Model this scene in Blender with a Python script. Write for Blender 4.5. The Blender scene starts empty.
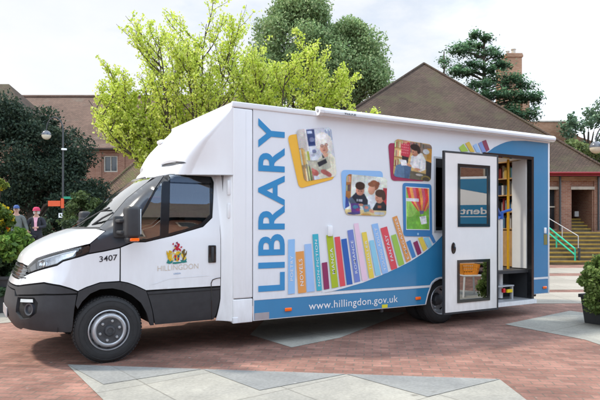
import bpy, bmesh, math, random
import numpy as np
from mathutils import Vector, Matrix
from mathutils.geometry import delaunay_2d_cdt
random.seed(7); rng = np.random.default_rng(11)
PI = math.pi
scene = bpy.context.scene
COL = scene.collection

# ------------------------------------------------------------------ camera frame (used to set out the place from survey readings)
TH = math.radians(30.8); FPX = 577.0; CAM = (-1.416, -6.35, 1.5)
RX = (math.cos(TH), -math.sin(TH)); FW = (math.sin(TH), math.cos(TH))
def plan(X, Z, z=0.0):
    """metres right / metres away of the camera station -> world"""
    return Vector((CAM[0] + X*RX[0] + Z*FW[0], CAM[1] + X*RX[1] + Z*FW[1], z))
def sight(px, py):
    a = (px-300)/FPX; b = (225-py)/FPX
    return (a*RX[0]+FW[0], a*RX[1]+FW[1], b)
def onY(px, py, y=0.0):
    d = sight(px, py); t = (y-CAM[1])/d[1]
    return (CAM[0]+t*d[0], y, CAM[2]+t*d[2])
def onZ(px, py, z=0.0):
    d = sight(px, py); t = (z-CAM[2])/d[2]
    return (CAM[0]+t*d[0], CAM[1]+t*d[1], z)
def pj(p):
    vx = p[0]-CAM[0]; vy = p[1]-CAM[1]
    X = vx*RX[0]+vy*RX[1]; Z = vx*FW[0]+vy*FW[1]
    return (300+FPX*X/Z, 225-FPX*(p[2]-CAM[2])/Z, Z)

# ------------------------------------------------------------------ materials
def lin(c):
    return tuple((v/12.92 if v <= .04045 else ((v+.055)/1.055)**2.4) for v in c)
def hx(s):
    return lin(tuple(int(s[i:i+2], 16)/255 for i in (0, 2, 4)))
def newmat(name):
    m = bpy.data.materials.new(name); m.use_nodes = True
    nt = m.node_tree; b = nt.nodes['Principled BSDF']
    return m, nt, b
def nd(nt, t, **kw):
    n = nt.nodes.new(t)
    for k, v in kw.items():
        if k in n.inputs: n.inputs[k].default_value = v
        else: setattr(n, k, v)
    return n
def mat(name, col, rough=.5, metal=0., var=.12, scale=6., bump=0., bscale=60., coat=0., spec=.5):
    m, nt, b = newmat(name); L = nt.links
    b.inputs['Roughness'].default_value = rough; b.inputs['Metallic'].default_value = metal
    b.inputs['Coat Weight'].default_value = coat; b.inputs['Coat Roughness'].default_value = .06
    b.inputs['Specular IOR Level'].default_value = spec
    tc = nd(nt, 'ShaderNodeTexCoord')
    n = nd(nt, 'ShaderNodeTexNoise', Scale=scale, Detail=5., Roughness=.6); L.new(tc.outputs['Object'], n.inputs['Vector'])
    r = nd(nt, 'ShaderNodeValToRGB'); L.new(n.outputs['Fac'], r.inputs['Fac'])
    r.color_ramp.elements[0].position = .3; r.color_ramp.elements[1].position = .7
    r.color_ramp.elements[0].color = tuple(c*(1-var) for c in col)+(1,)
    r.color_ramp.elements[1].color = tuple(min(1, c*(1+var)) for c in col)+(1,)
    L.new(r.outputs['Color'], b.inputs['Base Color'])
    if name.startswith('white_'):
        ge = nd(nt, 'ShaderNodeNewGeometry'); sx = nd(nt, 'ShaderNodeSeparateXYZ'); L.new(ge.outputs['Position'], sx.inputs[0])
        mr = nd(nt, 'ShaderNodeMapRange'); mr.inputs['From Min'].default_value = 1.25; mr.inputs['From Max'].default_value = .25; L.new(sx.outputs['Z'], mr.inputs['Value'])
        st = nd(nt, 'ShaderNodeTexNoise', Scale=9., Detail=7., Roughness=.7); ms = nd(nt, 'ShaderNodeMapping'); ms.inputs['Scale'].default_value = (1.6, 1.6, .35); L.new(tc.outputs['Object'], ms.inputs['Vector']); L.new(ms.outputs[0], st.inputs['Vector'])
        sr = nd(nt, 'ShaderNodeMapRange'); sr.inputs['From Min'].default_value = .35; sr.inputs['From Max'].default_value = .75; sr.inputs['To Max'].default_value = .5; L.new(st.outputs['Fac'], sr.inputs['Value'])
        a1 = nd(nt, 'ShaderNodeMath', operation='MULTIPLY_ADD'); a1.inputs[1].default_value = .55; L.new(mr.outputs[0], a1.inputs[0]); a1.inputs[2].default_value = .07
        a2 = nd(nt, 'ShaderNodeMath', operation='MULTIPLY'); L.new(a1.outputs[0], a2.inputs[0]); L.new(sr.outputs[0], a2.inputs[1])
        dm = nd(nt, 'ShaderNodeMix', data_type='RGBA'); L.new(a2.outputs[0], dm.inputs['Factor']); L.new(r.outputs['Color'], dm.inputs[6]); dm.inputs[7].default_value = (.36, .33, .29, 1); L.new(dm.outputs[2], b.inputs['Base Color'])
    if bump > 0:
        n2 = nd(nt, 'ShaderNodeTexNoise', Scale=bscale, Detail=4.); L.new(tc.outputs['Object'], n2.inputs['Vector'])
        bp = nd(nt, 'ShaderNodeBump', Strength=bump, Distance=.01); L.new(n2.outputs['Fac'], bp.inputs['Height'])
        L.new(bp.outputs['Normal'], b.inputs['Normal'])
    return m
def attrmat(name, rough=.5, translucent=0., coat=0., grain=0.):
    m, nt, b = newmat(name); L = nt.links
    a = nd(nt, 'ShaderNodeVertexColor', layer_name='Col')
    src = a.outputs['Color']
    if grain:
        tc = nd(nt, 'ShaderNodeTexCoord'); n = nd(nt, 'ShaderNodeTexNoise', Scale=40., Detail=4.); L.new(tc.outputs['Object'], n.inputs['Vector'])
        mx = nd(nt, 'ShaderNodeMix', data_type='RGBA', blend_type='MULTIPLY'); mx.inputs['Factor'].default_value = grain
        L.new(src, mx.inputs[6]); L.new(n.outputs['Fac'], mx.inputs[7]); src = mx.outputs[2]
    L.new(src, b.inputs['Base Color']); b.inputs['Roughness'].default_value = rough; b.inputs['Coat Weight'].default_value = coat
    b.inputs['Specular IOR Level'].default_value = .3
    if translucent:
        t = nd(nt, 'ShaderNodeBsdfTranslucent'); L.new(src, t.inputs['Color'])
        mx = nd(nt, 'ShaderNodeMixShader'); mx.inputs['Fac'].default_value = translucent
        L.new(b.outputs[0], mx.inputs[1]); L.new(t.outputs[0], mx.inputs[2])
        L.new(mx.outputs[0], nt.nodes['Material Output'].inputs['Surface'])
    return m
def glassmat(name, tint=(.6, .68, .66), refl=.1, rough=.01):
    m, nt, b = newmat(name); L = nt.links
    t = nd(nt, 'ShaderNodeBsdfTransparent'); t.inputs['Color'].default_value = tint+(1,)
    g = nd(nt, 'ShaderNodeBsdfGlossy', Roughness=rough); g.inputs['Color'].default_value = (1, 1, 1, 1)
    f = nd(nt, 'ShaderNodeFresnel', IOR=1.5)
    ad = nd(nt, 'ShaderNodeMath', operation='ADD', use_clamp=True); ad.inputs[1].default_value = refl
    L.new(f.outputs[0], ad.inputs[0])
    mx = nd(nt, 'ShaderNodeMixShader'); L.new(ad.outputs[0], mx.inputs['Fac'])
    L.new(t.outputs[0], mx.inputs[1]); L.new(g.outputs[0], mx.inputs[2])
    L.new(mx.outputs[0], nt.nodes['Material Output'].inputs['Surface'])
    return m
def brickmat(name, c1, c2, mortar, bw, bh, msize=.012, rough=.85, rot=0., coord='UV', offset=.5, var=.25, vscale=.6, bump=.5, moss=None, moss_lo=.52, squash=1., bias=0., stains=0.):
    """courses of bricks, tiles or slabs with uneven tone from stone to stone and weathering over the whole face"""
    m, nt, b = newmat(name); L = nt.links
    tc = nd(nt, 'ShaderNodeTexCoord'); mp = nd(nt, 'ShaderNodeMapping'); mp.inputs['Rotation'].default_value = (0, 0, rot)
    L.new(tc.outputs[coord], mp.inputs['Vector'])
    wob = nd(nt, 'ShaderNodeTexNoise', Scale=3., Detail=2.); L.new(mp.outputs[0], wob.inputs['Vector'])
    wm = nd(nt, 'ShaderNodeVectorMath', operation='MULTIPLY_ADD'); wm.inputs[1].default_value = (.02, .02, 0)
    L.new(wob.outputs['Color'], wm.inputs[0]); L.new(mp.outputs[0], wm.inputs[2])
    br = nd(nt, 'ShaderNodeTexBrick'); br.offset = offset; br.squash = squash
    for k, v in {'Scale': 1., 'Mortar Size': msize, 'Mortar Smooth': .3, 'Bias': bias, 'Brick Width': bw, 'Row Height': bh}.items(): br.inputs[k].default_value = v
    br.inputs['Color1'].default_value = c1+(1,); br.inputs['Color2'].default_value = c2+(1,); br.inputs['Mortar'].default_value = mortar+(1,)
    L.new(wm.outputs[0], br.inputs['Vector'])
    n = nd(nt, 'ShaderNodeTexNoise', Scale=vscale, Detail=8., Roughness=.65); L.new(mp.outputs[0], n.inputs['Vector'])
    r = nd(nt, 'ShaderNodeValToRGB'); L.new(n.outputs['Fac'], r.inputs['Fac'])
    r.color_ramp.elements[0].position = .3; r.color_ramp.elements[1].position = .7
    r.color_ramp.elements[0].color = (1-var,)*3+(1,); r.color_ramp.elements[1].color = (1+var,)*3+(1,)
    mx = nd(nt, 'ShaderNodeMix', data_type='RGBA', blend_type='MULTIPLY'); mx.inputs['Factor'].default_value = 1.
    L.new(br.outputs['Color'], mx.inputs[6]); L.new(r.outputs['Color'], mx.inputs[7]); src = mx.outputs[2]
    n3 = nd(nt, 'ShaderNodeTexNoise', Scale=35., Detail=4.); L.new(mp.outputs[0], n3.inputs['Vector'])
    r3 = nd(nt, 'ShaderNodeValToRGB'); L.new(n3.outputs['Fac'], r3.inputs['Fac'])
    r3.color_ramp.elements[0].color = (.72,)*3+(1,); r3.color_ramp.elements[1].color = (1.25,)*3+(1,)
    mx3 = nd(nt, 'ShaderNodeMix', data_type='RGBA', blend_type='MULTIPLY'); mx3.inputs['Factor'].default_value = 1.
    L.new(src, mx3.inputs[6]); L.new(r3.outputs['Color'], mx3.inputs[7]); src = mx3.outputs[2]
    if moss:
        n2 = nd(nt, 'ShaderNodeTexNoise', Scale=vscale*1.7, Detail=9., Roughness=.7); L.new(mp.outputs[0], n2.inputs['Vector'])
        r2 = nd(nt, 'ShaderNodeValToRGB'); L.new(n2.outputs['Fac'], r2.inputs['Fac'])
        r2.color_ramp.elements[0].position = moss_lo; r2.color_ramp.elements[1].position = moss_lo+.16
        r2.color_ramp.elements[1].color = (.75, .75, .75, 1)
        m2 = nd(nt, 'ShaderNodeMix', data_type='RGBA'); L.new(r2.outputs['Color'], m2.inputs['Factor'])
        L.new(src, m2.inputs[6]); m2.inputs[7].default_value = moss+(1,); src = m2.outputs[2]
    if stains:      # trodden gum, drips and broad worn patches
        vo = nd(nt, 'ShaderNodeTexVoronoi', Scale=2.6, Randomness=1.); L.new(mp.outputs[0], vo.inputs['Vector'])
        for lo, hi, cc, am in ((.035, .05, (.45, .44, .42), .55), (.0, .0, None, 0)):
            if cc is None: continue
            mr = nd(nt, 'ShaderNodeMapRange'); mr.inputs['From Min'].default_value = hi; mr.inputs['From Max'].default_value = lo; mr.inputs['To Max'].default_value = am; L.new(vo.outputs['Distance'], mr.inputs['Value'])
            ms = nd(nt, 'ShaderNodeMix', data_type='RGBA'); L.new(mr.outputs[0], ms.inputs['Factor']); L.new(src, ms.inputs[6]); ms.inputs[7].default_value = cc+(1,); src = ms.outputs[2]
        v2 = nd(nt, 'ShaderNodeTexVoronoi', Scale=1.7, Randomness=1.); L.new(wm.outputs[0], v2.inputs['Vector'])
        mr = nd(nt, 'ShaderNodeMapRange'); mr.inputs['From Min'].default_value = .075; mr.inputs['From Max'].default_value = .03; mr.inputs['To Max'].default_value = .5; L.new(v2.outputs['Distance'], mr.inputs['Value'])
        ms = nd(nt, 'ShaderNodeMix', data_type='RGBA'); L.new(mr.outputs[0], ms.inputs['Factor']); L.new(src, ms.inputs[6]); ms.inputs[7].default_value = (.07, .06, .05, 1); src = ms.outputs[2]
        n4 = nd(nt, 'ShaderNodeTexNoise', Scale=.9, Detail=9., Roughness=.72, Distortion=.6); L.new(mp.outputs[0], n4.inputs['Vector'])
        r4 = nd(nt, 'ShaderNodeValToRGB'); L.new(n4.outputs['Fac'], r4.inputs['Fac']); r4.color_ramp.elements[0].position = .33; r4.color_ramp.elements[1].position = .6
        r4.color_ramp.elements[0].color = (1-stains, 1-stains, 1-stains*.95, 1); r4.color_ramp.elements[1].color = (1.06, 1.05, 1.03, 1)
        ms = nd(nt, 'ShaderNodeMix', data_type='RGBA', blend_type='MULTIPLY'); ms.inputs['Factor'].default_value = 1.; L.new(src, ms.inputs[6]); L.new(r4.outputs['Color'], ms.inputs[7]); src = ms.outputs[2]
    L.new(src, b.inputs['Base Color']); b.inputs['Roughness'].default_value = rough; b.inputs['Specular IOR Level'].default_value = .25
    if bump:
        bp = nd(nt, 'ShaderNodeBump', Strength=bump, Distance=.012)
        iv = nd(nt, 'ShaderNodeMath', operation='SUBTRACT'); iv.inputs[0].default_value = 1.; L.new(br.outputs['Fac'], iv.inputs[1])
        a2 = nd(nt, 'ShaderNodeMath', operation='MULTIPLY_ADD'); a2.inputs[1].default_value = .4; L.new(n3.outputs['Fac'], a2.inputs[0]); L.new(iv.outputs[0], a2.inputs[2])
        L.new(a2.outputs[0], bp.inputs['Height']); L.new(bp.outputs['Normal'], b.inputs['Normal'])
    return m

WHITE = mat('white_paint', (.77, .795, .825), .22, var=.02, scale=2., coat=.5)
WHITE2 = mat('white_gelcoat', (.79, .81, .835), .34, var=.025, scale=1.5, coat=.2)
WHITEV = mat('white_vinyl', (.75, .78, .82), .3, var=.02, scale=2., coat=.25)
BLUEV = mat('blue_vinyl', hx('3380ae'), .22, var=.04, scale=2., coat=.5)
PLASTIC = mat('black_plastic', (.028, .030, .034), .55, var=.15, scale=12, bump=.15, bscale=500)
GLOSSB = mat('gloss_black', (.012, .013, .015), .12, var=.1, coat=.4)
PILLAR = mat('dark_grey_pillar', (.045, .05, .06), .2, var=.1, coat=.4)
DARK = mat('dark_underbody', (.01, .01, .01), .8, var=.3)
RUBBER = mat('tyre_rubber', (.018, .018, .019), .75, var=.2, scale=20, bump=.2, bscale=200)
SILVER = mat('silver_wheel_paint', (.42, .43, .45), .38, metal=.6, var=.12, scale=14)
STEELD = mat('dark_wheel_steel', (.06, .063, .07), .5, metal=.4, var=.3, scale=20)
CHROME = mat('reflector_chrome', (.8, .82, .84), .12, metal=1., var=.05)
ALU = mat('grey_aluminium', (.5, .51, .53), .4, metal=.5, var=.05)
SEAT = mat('seat_fabric', (.05, .055, .07), .9, var=.2, scale=40)
DASH = mat('dashboard_plastic', (.03, .03, .033), .6, var=.15)
AMBER = mat('amber_lens', hx('ff6a10'), .2, var=.08, coat=.5)
ORANGE = mat('orange_sign_paint', hx('d9572a'), .45, var=.05)
GREENP = mat('green_handrail_paint', hx('23ad8b'), .35, var=.1)
GREENS = mat('green_sign_paint', hx('1f8f6f'), .45, var=.05)
YELLOWP = mat('yellow_pole_paint', hx('dca218'), .3, var=.05)
REDP = mat('red_fascia_paint', hx('861a24'), .45, var=.12)
CREAM = mat('cream_interior_wall', (.72, .71, .68), .55, var=.03)
WOOD = mat('light_wood_shelf', hx('c79c68'), .5, var=.2, scale=8)
STONE = mat('pale_stone', (.5, .46, .39), .85, var=.2, scale=4, bump=.3, bscale=40)
LAMPB = mat('lamp_post_paint', (.035, .04, .042), .4, var=.2)
GLOBE = mat('pearl_globe', (.62, .57, .45), .25, var=.05, coat=.3)
GLOBETOP = mat('dark_globe_top', (.09, .10, .12), .18, var=.1, coat=.6)
YNOSE = mat('yellow_step_nosing', hx('a68a40'), .85, var=.25, scale=3, bump=.2)
STEPC = mat('stained_step_stone', (.13, .10, .055), .9, var=.35, scale=2.5, bump=.3)
BARK = mat('bark', (.07, .055, .042), .9, var=.35, scale=14, bump=.6, bscale=30)
TUB = mat('dark_planter', (.03, .031, .033), .5, var=.2)
SOIL = mat('soil', (.03, .02, .014), .95, var=.4, scale=20, bump=.6)
GLASS = glassmat('cab_glass', (.56, .66, .64), .30)
GLASSD = glassmat('tinted_glass', (.24, .30, .36), .16)
LENS = glassmat('clear_lens', (.96, .97, .98), .04)
WINGLASS = glassmat('window_glass', (.86, .9, .9), .03)
DOORGLASS = glassmat('door_glass', (.42, .48, .52), .28)
PAINTED = attrmat('printed_vinyl', .3, coat=.2)
LEAF = attrmat('leaf', .55, translucent=.5)
LEAFD = attrmat('conifer_leaf', .7, translucent=.25)
BOOK = attrmat('book_cloth', .6, grain=.35)

BRICK = brickmat('red_brick', (.27, .115, .075), (.36, .18, .12), (.32, .26, .21), .225, .075, .010, bump=.5, var=.2)
BRICKO = brickmat('orange_brick', (.36, .18, .10), (.45, .26, .16), (.33, .26, .2), .225, .075, .010, bump=.5, var=.2)
TILE = brickmat('brown_roof_tile', (.075, .05, .038), (.105, .07, .052), (.035, .027, .022), .17, .11, .012, bump=.9, var=.3, vscale=.35, moss=(.085, .08, .042), moss_lo=.50)
TILER = brickmat('weathered_red_roof_tile', (.13, .082, .062), (.185, .115, .086), (.07, .05, .04), .17, .11, .012, bump=.9, var=.28, vscale=.3, moss=(.17, .15, .12), moss_lo=.55)
TILEM = brickmat('mossy_roof_tile', (.16, .10, .07), (.23, .14, .095), (.06, .045, .035), .17, .11, .014, bump=1., var=.3, vscale=.5, moss=(.12, .13, .045), moss_lo=.46)
PAVE = brickmat('red_brick_paving', (.225, .115, .09), (.335, .178, .14), (.18, .14, .11), .20, .10, .007, rot=math.radians(38), coord='Object', bump=.45, var=.3, vscale=1.1, moss=(.17, .125, .10), moss_lo=.6, stains=.35)
SLAB = brickmat('grey_slab_paving', (.295, .29, .262), (.35, .338, .298), (.22, .21, .185), .95, .95, .009, rot=math.radians(-7.4), coord='Object', offset=0., bump=.25, var=.14, vscale=1.5, moss=(.22, .215, .19), moss_lo=.6, stains=.22)
SLABG = brickmat('grey_edge_slab', (.235, .24, .235), (.28, .28, .268), (.2, .2, .19), 9., 9., .009, rot=math.radians(-7.4), coord='Object', offset=0., bump=.25, var=.12, vscale=1.5, stains=.2)
SLABB = brickmat('beige_slab_paving', (.30, .275, .235), (.36, .33, .285), (.21, .19, .165), .9, .9, .008, rot=math.radians(33), coord='Object', offset=0., bump=.2, var=.12, vscale=.9)

# ------------------------------------------------------------------ object helpers
def children(o): return [c for c in bpy.data.objects if c.parent == o]
def tag(o, label=None, cat=None, group=None, kind=None):
    if label: o['label'] = label
    if cat: o['category'] = cat
    if group: o['group'] = group
    if kind: o['kind'] = kind
    return o
def empty(name, loc=(0, 0, 0), rz=0., label=None, cat=None, group=None):
    o = bpy.data.objects.new(name, None); COL.objects.link(o)
    o.location = loc; o.rotation_euler = (0, 0, rz); o.empty_display_size = .2
    return tag(o, label, cat, group)
def link(name, me, mats, parent=None, smooth=False):
    o = bpy.data.objects.new(name, me); COL.objects.link(o)
    for m in (mats if isinstance(mats, (list, tuple)) else [mats]): me.materials.append(m)
    if smooth: me.shade_smooth()
    if parent: o.parent = parent
    return o
def planar_uv(me):
    uv = me.uv_layers.new(name='UVMap'); Zv = Vector((0, 0, 1))
    for p in me.polygons:
        n = p.normal
        u = Zv.cross(n)
        u = Vector((1, 0, 0)) if u.length < 1e-3 else u.normalized()
        v = n.cross(u)
        for li in p.loop_indices:
            co = me.vertices[me.loops[li].vertex_index].co
            uv.data[li].uv = (co.dot(u), co.dot(v))
def mesh(name, V, F, mats, parent=None, smooth=False, mi=None, uv=False, world=None, sharp=None):
    me = bpy.data.meshes.new(name); me.from_pydata([tuple(v) for v in V], [], F); me.validate()
    if mi is not None and len(mi) == len(me.polygons): me.polygons.foreach_set('material_index', mi)
    me.update()
    if uv: planar_uv(me)
    o = link(name, me, mats, parent, smooth)
    if smooth and sharp: me.set_sharp_from_angle(angle=math.radians(sharp))
    return o
class MB:
    """collects boxes, tubes, lathes into one mesh"""
    def __init__(s): s.v = []; s.f = []; s.m = []
    def add(s, V, F, m=0):
        k = len(s.v); s.v += [tuple(v) for v in V]; s.f += [tuple(i+k for i in f) for f in F]; s.m += [m]*len(F); return s
    def box(s, x0, x1, y0, y1, z0, z1, bev=0., m=0, M=None, seg=2):
        bm = bmesh.new(); bmesh.ops.create_cube(bm, size=1.)
        for v in bm.verts: v.co = Vector(((x0+x1)/2+v.co.x*(x1-x0), (y0+y1)/2+v.co.y*(y1-y0), (z0+z1)/2+v.co.z*(z1-z0)))
        if bev: bmesh.ops.bevel(bm, geom=bm.edges[:], offset=bev, segments=seg, affect='EDGES', profile=.5)
        bm.verts.index_update()
        V = [(M @ v.co) if M else v.co.copy() for v in bm.verts]; F = [[v.index for v in f.verts] for f in bm.faces]; bm.free()
        return s.add(V, F, m)
    def tube(s, pts, r, n=8, m=0, cap=True):
        pts = [Vector(p) for p in pts]; rs = r if isinstance(r, (list, tuple)) else [r]*len(pts)
        V = []; F = []; up = None
        for i, p in enumerate(pts):
            d = (pts[min(i+1, len(pts)-1)]-pts[max(i-1, 0)]).normalized()
            if up is None: up = Vector((0, 0, 1)) if abs(d.z) < .9 else Vector((1, 0, 0))
            a = d.cross(up).normalized(); bb = a.cross(d).normalized(); up = bb
            for j in range(n):
                t = 2*PI*j/n; V.append(p+(a*math.cos(t)+bb*math.sin(t))*rs[i])
        for i in range(len(pts)-1):
            for j in range(n): F.append((i*n+j, i*n+(j+1) % n, (i+1)*n+(j+1) % n, (i+1)*n+j))
        if cap: F.append(tuple(range(n))[::-1]); F.append(tuple((len(pts)-1)*n+j for j in range(n)))
        return s.add(V, F, m)
    def lathe(s, prof, M=None, n=32, m=0):
        """prof: (radius, height) about local z"""
        V = []; F = []
        for (r, h) in prof:
            for j in range(n):
                t = 2*PI*j/n; p = Vector((r*math.cos(t), r*math.sin(t), h)); V.append(M @ p if M else p)
        for i in range(len(prof)-1):
            for j in range(n): F.append((i*n+j, i*n+(j+1) % n, (i+1)*n+(j+1) % n, (i+1)*n+j))
        return s.add(V, F, m)
    def quad(s, a, b, c, d, m=0): return s.add([a, b, c, d], [(0, 1, 2, 3)], m)
    def build(s, name, mats, parent=None, smooth=False, uv=False, sharp=35):
        return mesh(name, s.v, s.f, mats, parent, smooth, s.m, uv, sharp=sharp if smooth else None)
def copy_tree(o, parent=None):
    c = o.copy(); COL.objects.link(c)
    if parent: c.parent = parent
    for ch in children(o): copy_tree(ch, c)
    return c
def inside(p, poly):
    x, y = p; r = False; n = len(poly); j = n-1
    for i in range(n):
        xi, yi = poly[i][0], poly[i][1]; xj, yj = poly[j][0], poly[j][1]
        if (yi > y) != (yj > y) and x < (xj-xi)*(y-yi)/(yj-yi)+xi: r = not r
        j = i
    return r
def resample(poly, step):
    out = []; n = len(poly)
    for i in range(n):
        a = poly[i]; b = poly[(i+1) % n]; d = math.hypot(b[0]-a[0], b[1]-a[1]); k = max(1, int(math.ceil(d/step)))
        for t in range(k): out.append((a[0]+(b[0]-a[0])*t/k, a[1]+(b[1]-a[1])*t/k))
    return out
def smoothpoly(poly, it=1):
    for _ in range(it):
        o = []
        for i in range(len(poly)):
            a = poly[i]; b = poly[(i+1) % len(poly)]
            o += [(a[0]*.75+b[0]*.25, a[1]*.75+b[1]*.25), (a[0]*.25+b[0]*.75, a[1]*.25+b[1]*.75)]
        poly = o
    return poly
def inset(poly, d):
    A = sum(poly[i][0]*poly[(i+1) % len(poly)][1]-poly[(i+1) % len(poly)][0]*poly[i][1] for i in range(len(poly)))
    s = 1 if A > 0 else -1; out = []; n = len(poly)
    for i in range(n):
        p0 = poly[i-1]; p = poly[i]; p1 = poly[(i+1) % n]
        def nrm(a, b):
            l = math.hypot(b[0]-a[0], b[1]-a[1]) or 1; return (-(b[1]-a[1])/l*s, (b[0]-a[0])/l*s)
        n1 = nrm(p0, p); n2 = nrm(p, p1); mx = n1[0]+n2[0]; my = n1[1]+n2[1]; l = math.hypot(mx, my)
        if l < .3: out.append((p[0]+n1[0]*d, p[1]+n1[1]*d)); continue
        c = d/max(.5, (l/2)); out.append((p[0]+mx/l*c, p[1]+my/l*c))
    return out
def cdt(outline, holes=(), grid=0., bnd=0.):
    """fill an outline (with holes) with triangles, optionally with a regular lattice of inner points"""
    loops = [outline]+list(holes)
    if bnd: loops = [resample(l, bnd) for l in loops]
    V = []; E = []
    for l in loops:
        k = len(V); n = len(l); V += [Vector(p) for p in l]; E += [(k+i, k+(i+1) % n) for i in range(n)]
    if grid:
        xs = [p[0] for p in loops[0]]; ys = [p[1] for p in loops[0]]
        y = min(ys)+grid/2
        while y < max(ys):
            x = min(xs)+grid/2
            while x < max(xs):
                if inside((x, y), loops[0]) and not any(inside((x, y), h) for h in loops[1:]): V.append(Vector((x, y)))
                x += grid
            y += grid
    r = delaunay_2d_cdt(V, E, [], 0, 1e-6)
    F = []
    for f in r[2]:
        c = ((r[0][f[0]].x+r[0][f[1]].x+r[0][f[2]].x)/3, (r[0][f[0]].y+r[0][f[1]].y+r[0][f[2]].y)/3)
        if inside(c, loops[0]) and not any(inside(c, h) for h in loops[1:]): F.append(tuple(f))
    return [(v.x, v.y) for v in r[0]], F

# ------------------------------------------------------------------ lettering and printed pictures
def text_shape(s, offset=0., space=1., shear=0.):
    cu = bpy.data.curves.new('lettering', 'FONT'); cu.body = s; cu.offset = offset; cu.space_character = space; cu.shear = shear; cu.resolution_u = 4
    o = bpy.data.objects.new('lettering', cu); COL.objects.link(o)
    dg = bpy.context.evaluated_depsgraph_get(); dg.update()
    me = bpy.data.meshes.new_from_object(o.evaluated_get(dg))
    V = np.array([v.co[:2] for v in me.vertices]); F = [tuple(p.vertices) for p in me.polygons]
    bpy.data.objects.remove(o); bpy.data.curves.remove(cu); bpy.data.meshes.remove(me)
    lo = V.min(0); hi = V.max(0)
    return (V-lo)/(hi-lo), F
def lettering(name, s, mapf, mat_, parent, offset=0., space=1.):
    V, F = text_shape(s, offset, space)
    return mesh(name, [mapf(u, v) for u, v in V], F, mat_, parent)
def quadmap(bl, br, tr, tl, fn):
    """unit square -> quad in (x, z) on the side, then fn to 3D"""
    def f(u, v):
        x = (bl[0]*(1-u)+br[0]*u)*(1-v)+(tl[0]*(1-u)+tr[0]*u)*v
        z = (bl[1]*(1-u)+br[1]*u)*(1-v)+(tl[1]*(1-u)+tr[1]*u)*v
        return fn(x, z)
    return f
class Pic:
    """a small procedural picture: shapes painted into an array, v downwards"""
    def __init__(s, n, m, bg):
        s.n = n; s.m = m; s.a = np.ones((m, n, 3))*np.array(bg); yy, xx = np.mgrid[0:m, 0:n]
        s.x = (xx+.5)/n; s.y = (yy+.5)/m
    def put(s, mask, col, shade=0.):
        c = np.array(col)[None, :]
        s.a[mask] = c*(1+shade*(s.x[mask][:, None]-.5)) if shade else c
        return s
    def ell(s, cx, cy, rx, ry, col, ang=0., shade=0.):
        c, d = math.cos(ang), math.sin(ang); X = (s.x-cx)*c+(s.y-cy)*d; Y = -(s.x-cx)*d+(s.y-cy)*c
        q = (X/rx)**2+(Y/ry)**2 <= 1
        s.put(q, col)
        if shade: s.a[q] *= (1-shade*np.clip((X/rx)[q], -1, 1))[:, None]
        return s
    def poly(s, P, col):
        r = np.zeros(s.x.shape, bool); j = len(P)-1
        for i in range(len(P)):
            (xi, yi), (xj, yj) = P[i], P[j]
            if yi != yj: r ^= ((yi > s.y) != (yj > s.y)) & (s.x < (xj-xi)*(s.y-yi)/(yj-yi)+xi)
            j = i
        return s.put(r, col)
    def rect(s, x0, y0, x1, y1, col): return s.put((s.x >= x0) & (s.x < x1) & (s.y >= y0) & (s.y < y1), col)
    def books(s, x0, y0, x1, y1, n, cols, seed=0):
        r = random.Random(seed); x = x0; w = (x1-x0)/n
        for i in range(n):
            h = (y1-y0)*r.uniform(.0, .3); c = r.choice(cols); s.rect(x, y0+h, x+w, y1, tuple(v*r.uniform(.8, 1.1) for v in c)); x += w
        return s
    def finish(s, blur=1, grain=.03):
        for _ in range(blur):
            p = np.pad(s.a, ((1, 1), (1, 1), (0, 0)), 'edge')
            s.a = (p[1:-1, 1:-1]*4+p[:-2, 1:-1]+p[2:, 1:-1]+p[1:-1, :-2]+p[1:-1, 2:])/8
        for kn, am in ((7, .07), (19, .045)):
            lo = rng.normal(0, 1, (kn, kn)); yi = np.linspace(0, kn-1.01, s.m); xi = np.linspace(0, kn-1.01, s.n); y0 = yi.astype(int); x0 = xi.astype(int); fy = (yi-y0)[:, None]; fx = (xi-x0)[None, :]
            lf = lo[y0][:, x0]*(1-fy)*(1-fx)+lo[y0+1][:, x0]*fy*(1-fx)+lo[y0][:, x0+1]*(1-fy)*fx+lo[y0+1][:, x0+1]*fy*fx
            s.a = s.a*(1+am*lf[:, :, None])
        s.a = s.a*.93+.055
        fine = rng.normal(0, 1, s.a.shape); fine = (fine+np.roll(fine, 1, 0)+np.roll(fine, 1, 1)+np.roll(fine, (1, 1), (0, 1)))/2; s.a = s.a*(1+.028*fine)
        s.a = np.clip(s.a*(1+rng.normal(0, grain, s.a.shape[:2])[:, :, None]), 0, 1)
        return s.a
def print_mesh(name, a, mapf, parent, radius=.0, aspect=1.):
    m, n = a.shape[:2]
    V = [mapf(i/(n-1), 1-j/(m-1)) for j in range(m) for i in range(n)]; F = []
    for j in range(m-1):
        for i in range(n-1):
            u = (i+.5)/(n-1); v = (j+.5)/(m-1)
            if radius:
                dx = max(radius-u, u-(1-radius), 0); ry = radius/aspect; dy = max(ry-v, v-(1-ry), 0)
                if (dx/radius)**2+(dy/ry)**2 > 1 and dx > 0 and dy > 0: continue
            F.append((j*n+i, (j+1)*n+i, (j+1)*n+i+1, j*n+i+1))
    me = bpy.data.meshes.new(name); me.from_pydata(V, [], F); me.update()
    ca = me.color_attributes.new('Col', 'FLOAT_COLOR', 'POINT')
    c = a.reshape(-1, 3); c = np.where(c <= .04045, c/12.92, ((c+.055)/1.055)**2.4)
    ca.data.foreach_set('color', np.concatenate([c, np.ones((len(c), 1))], 1).ravel())
    return link(name, me, PAINTED, parent)
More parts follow.
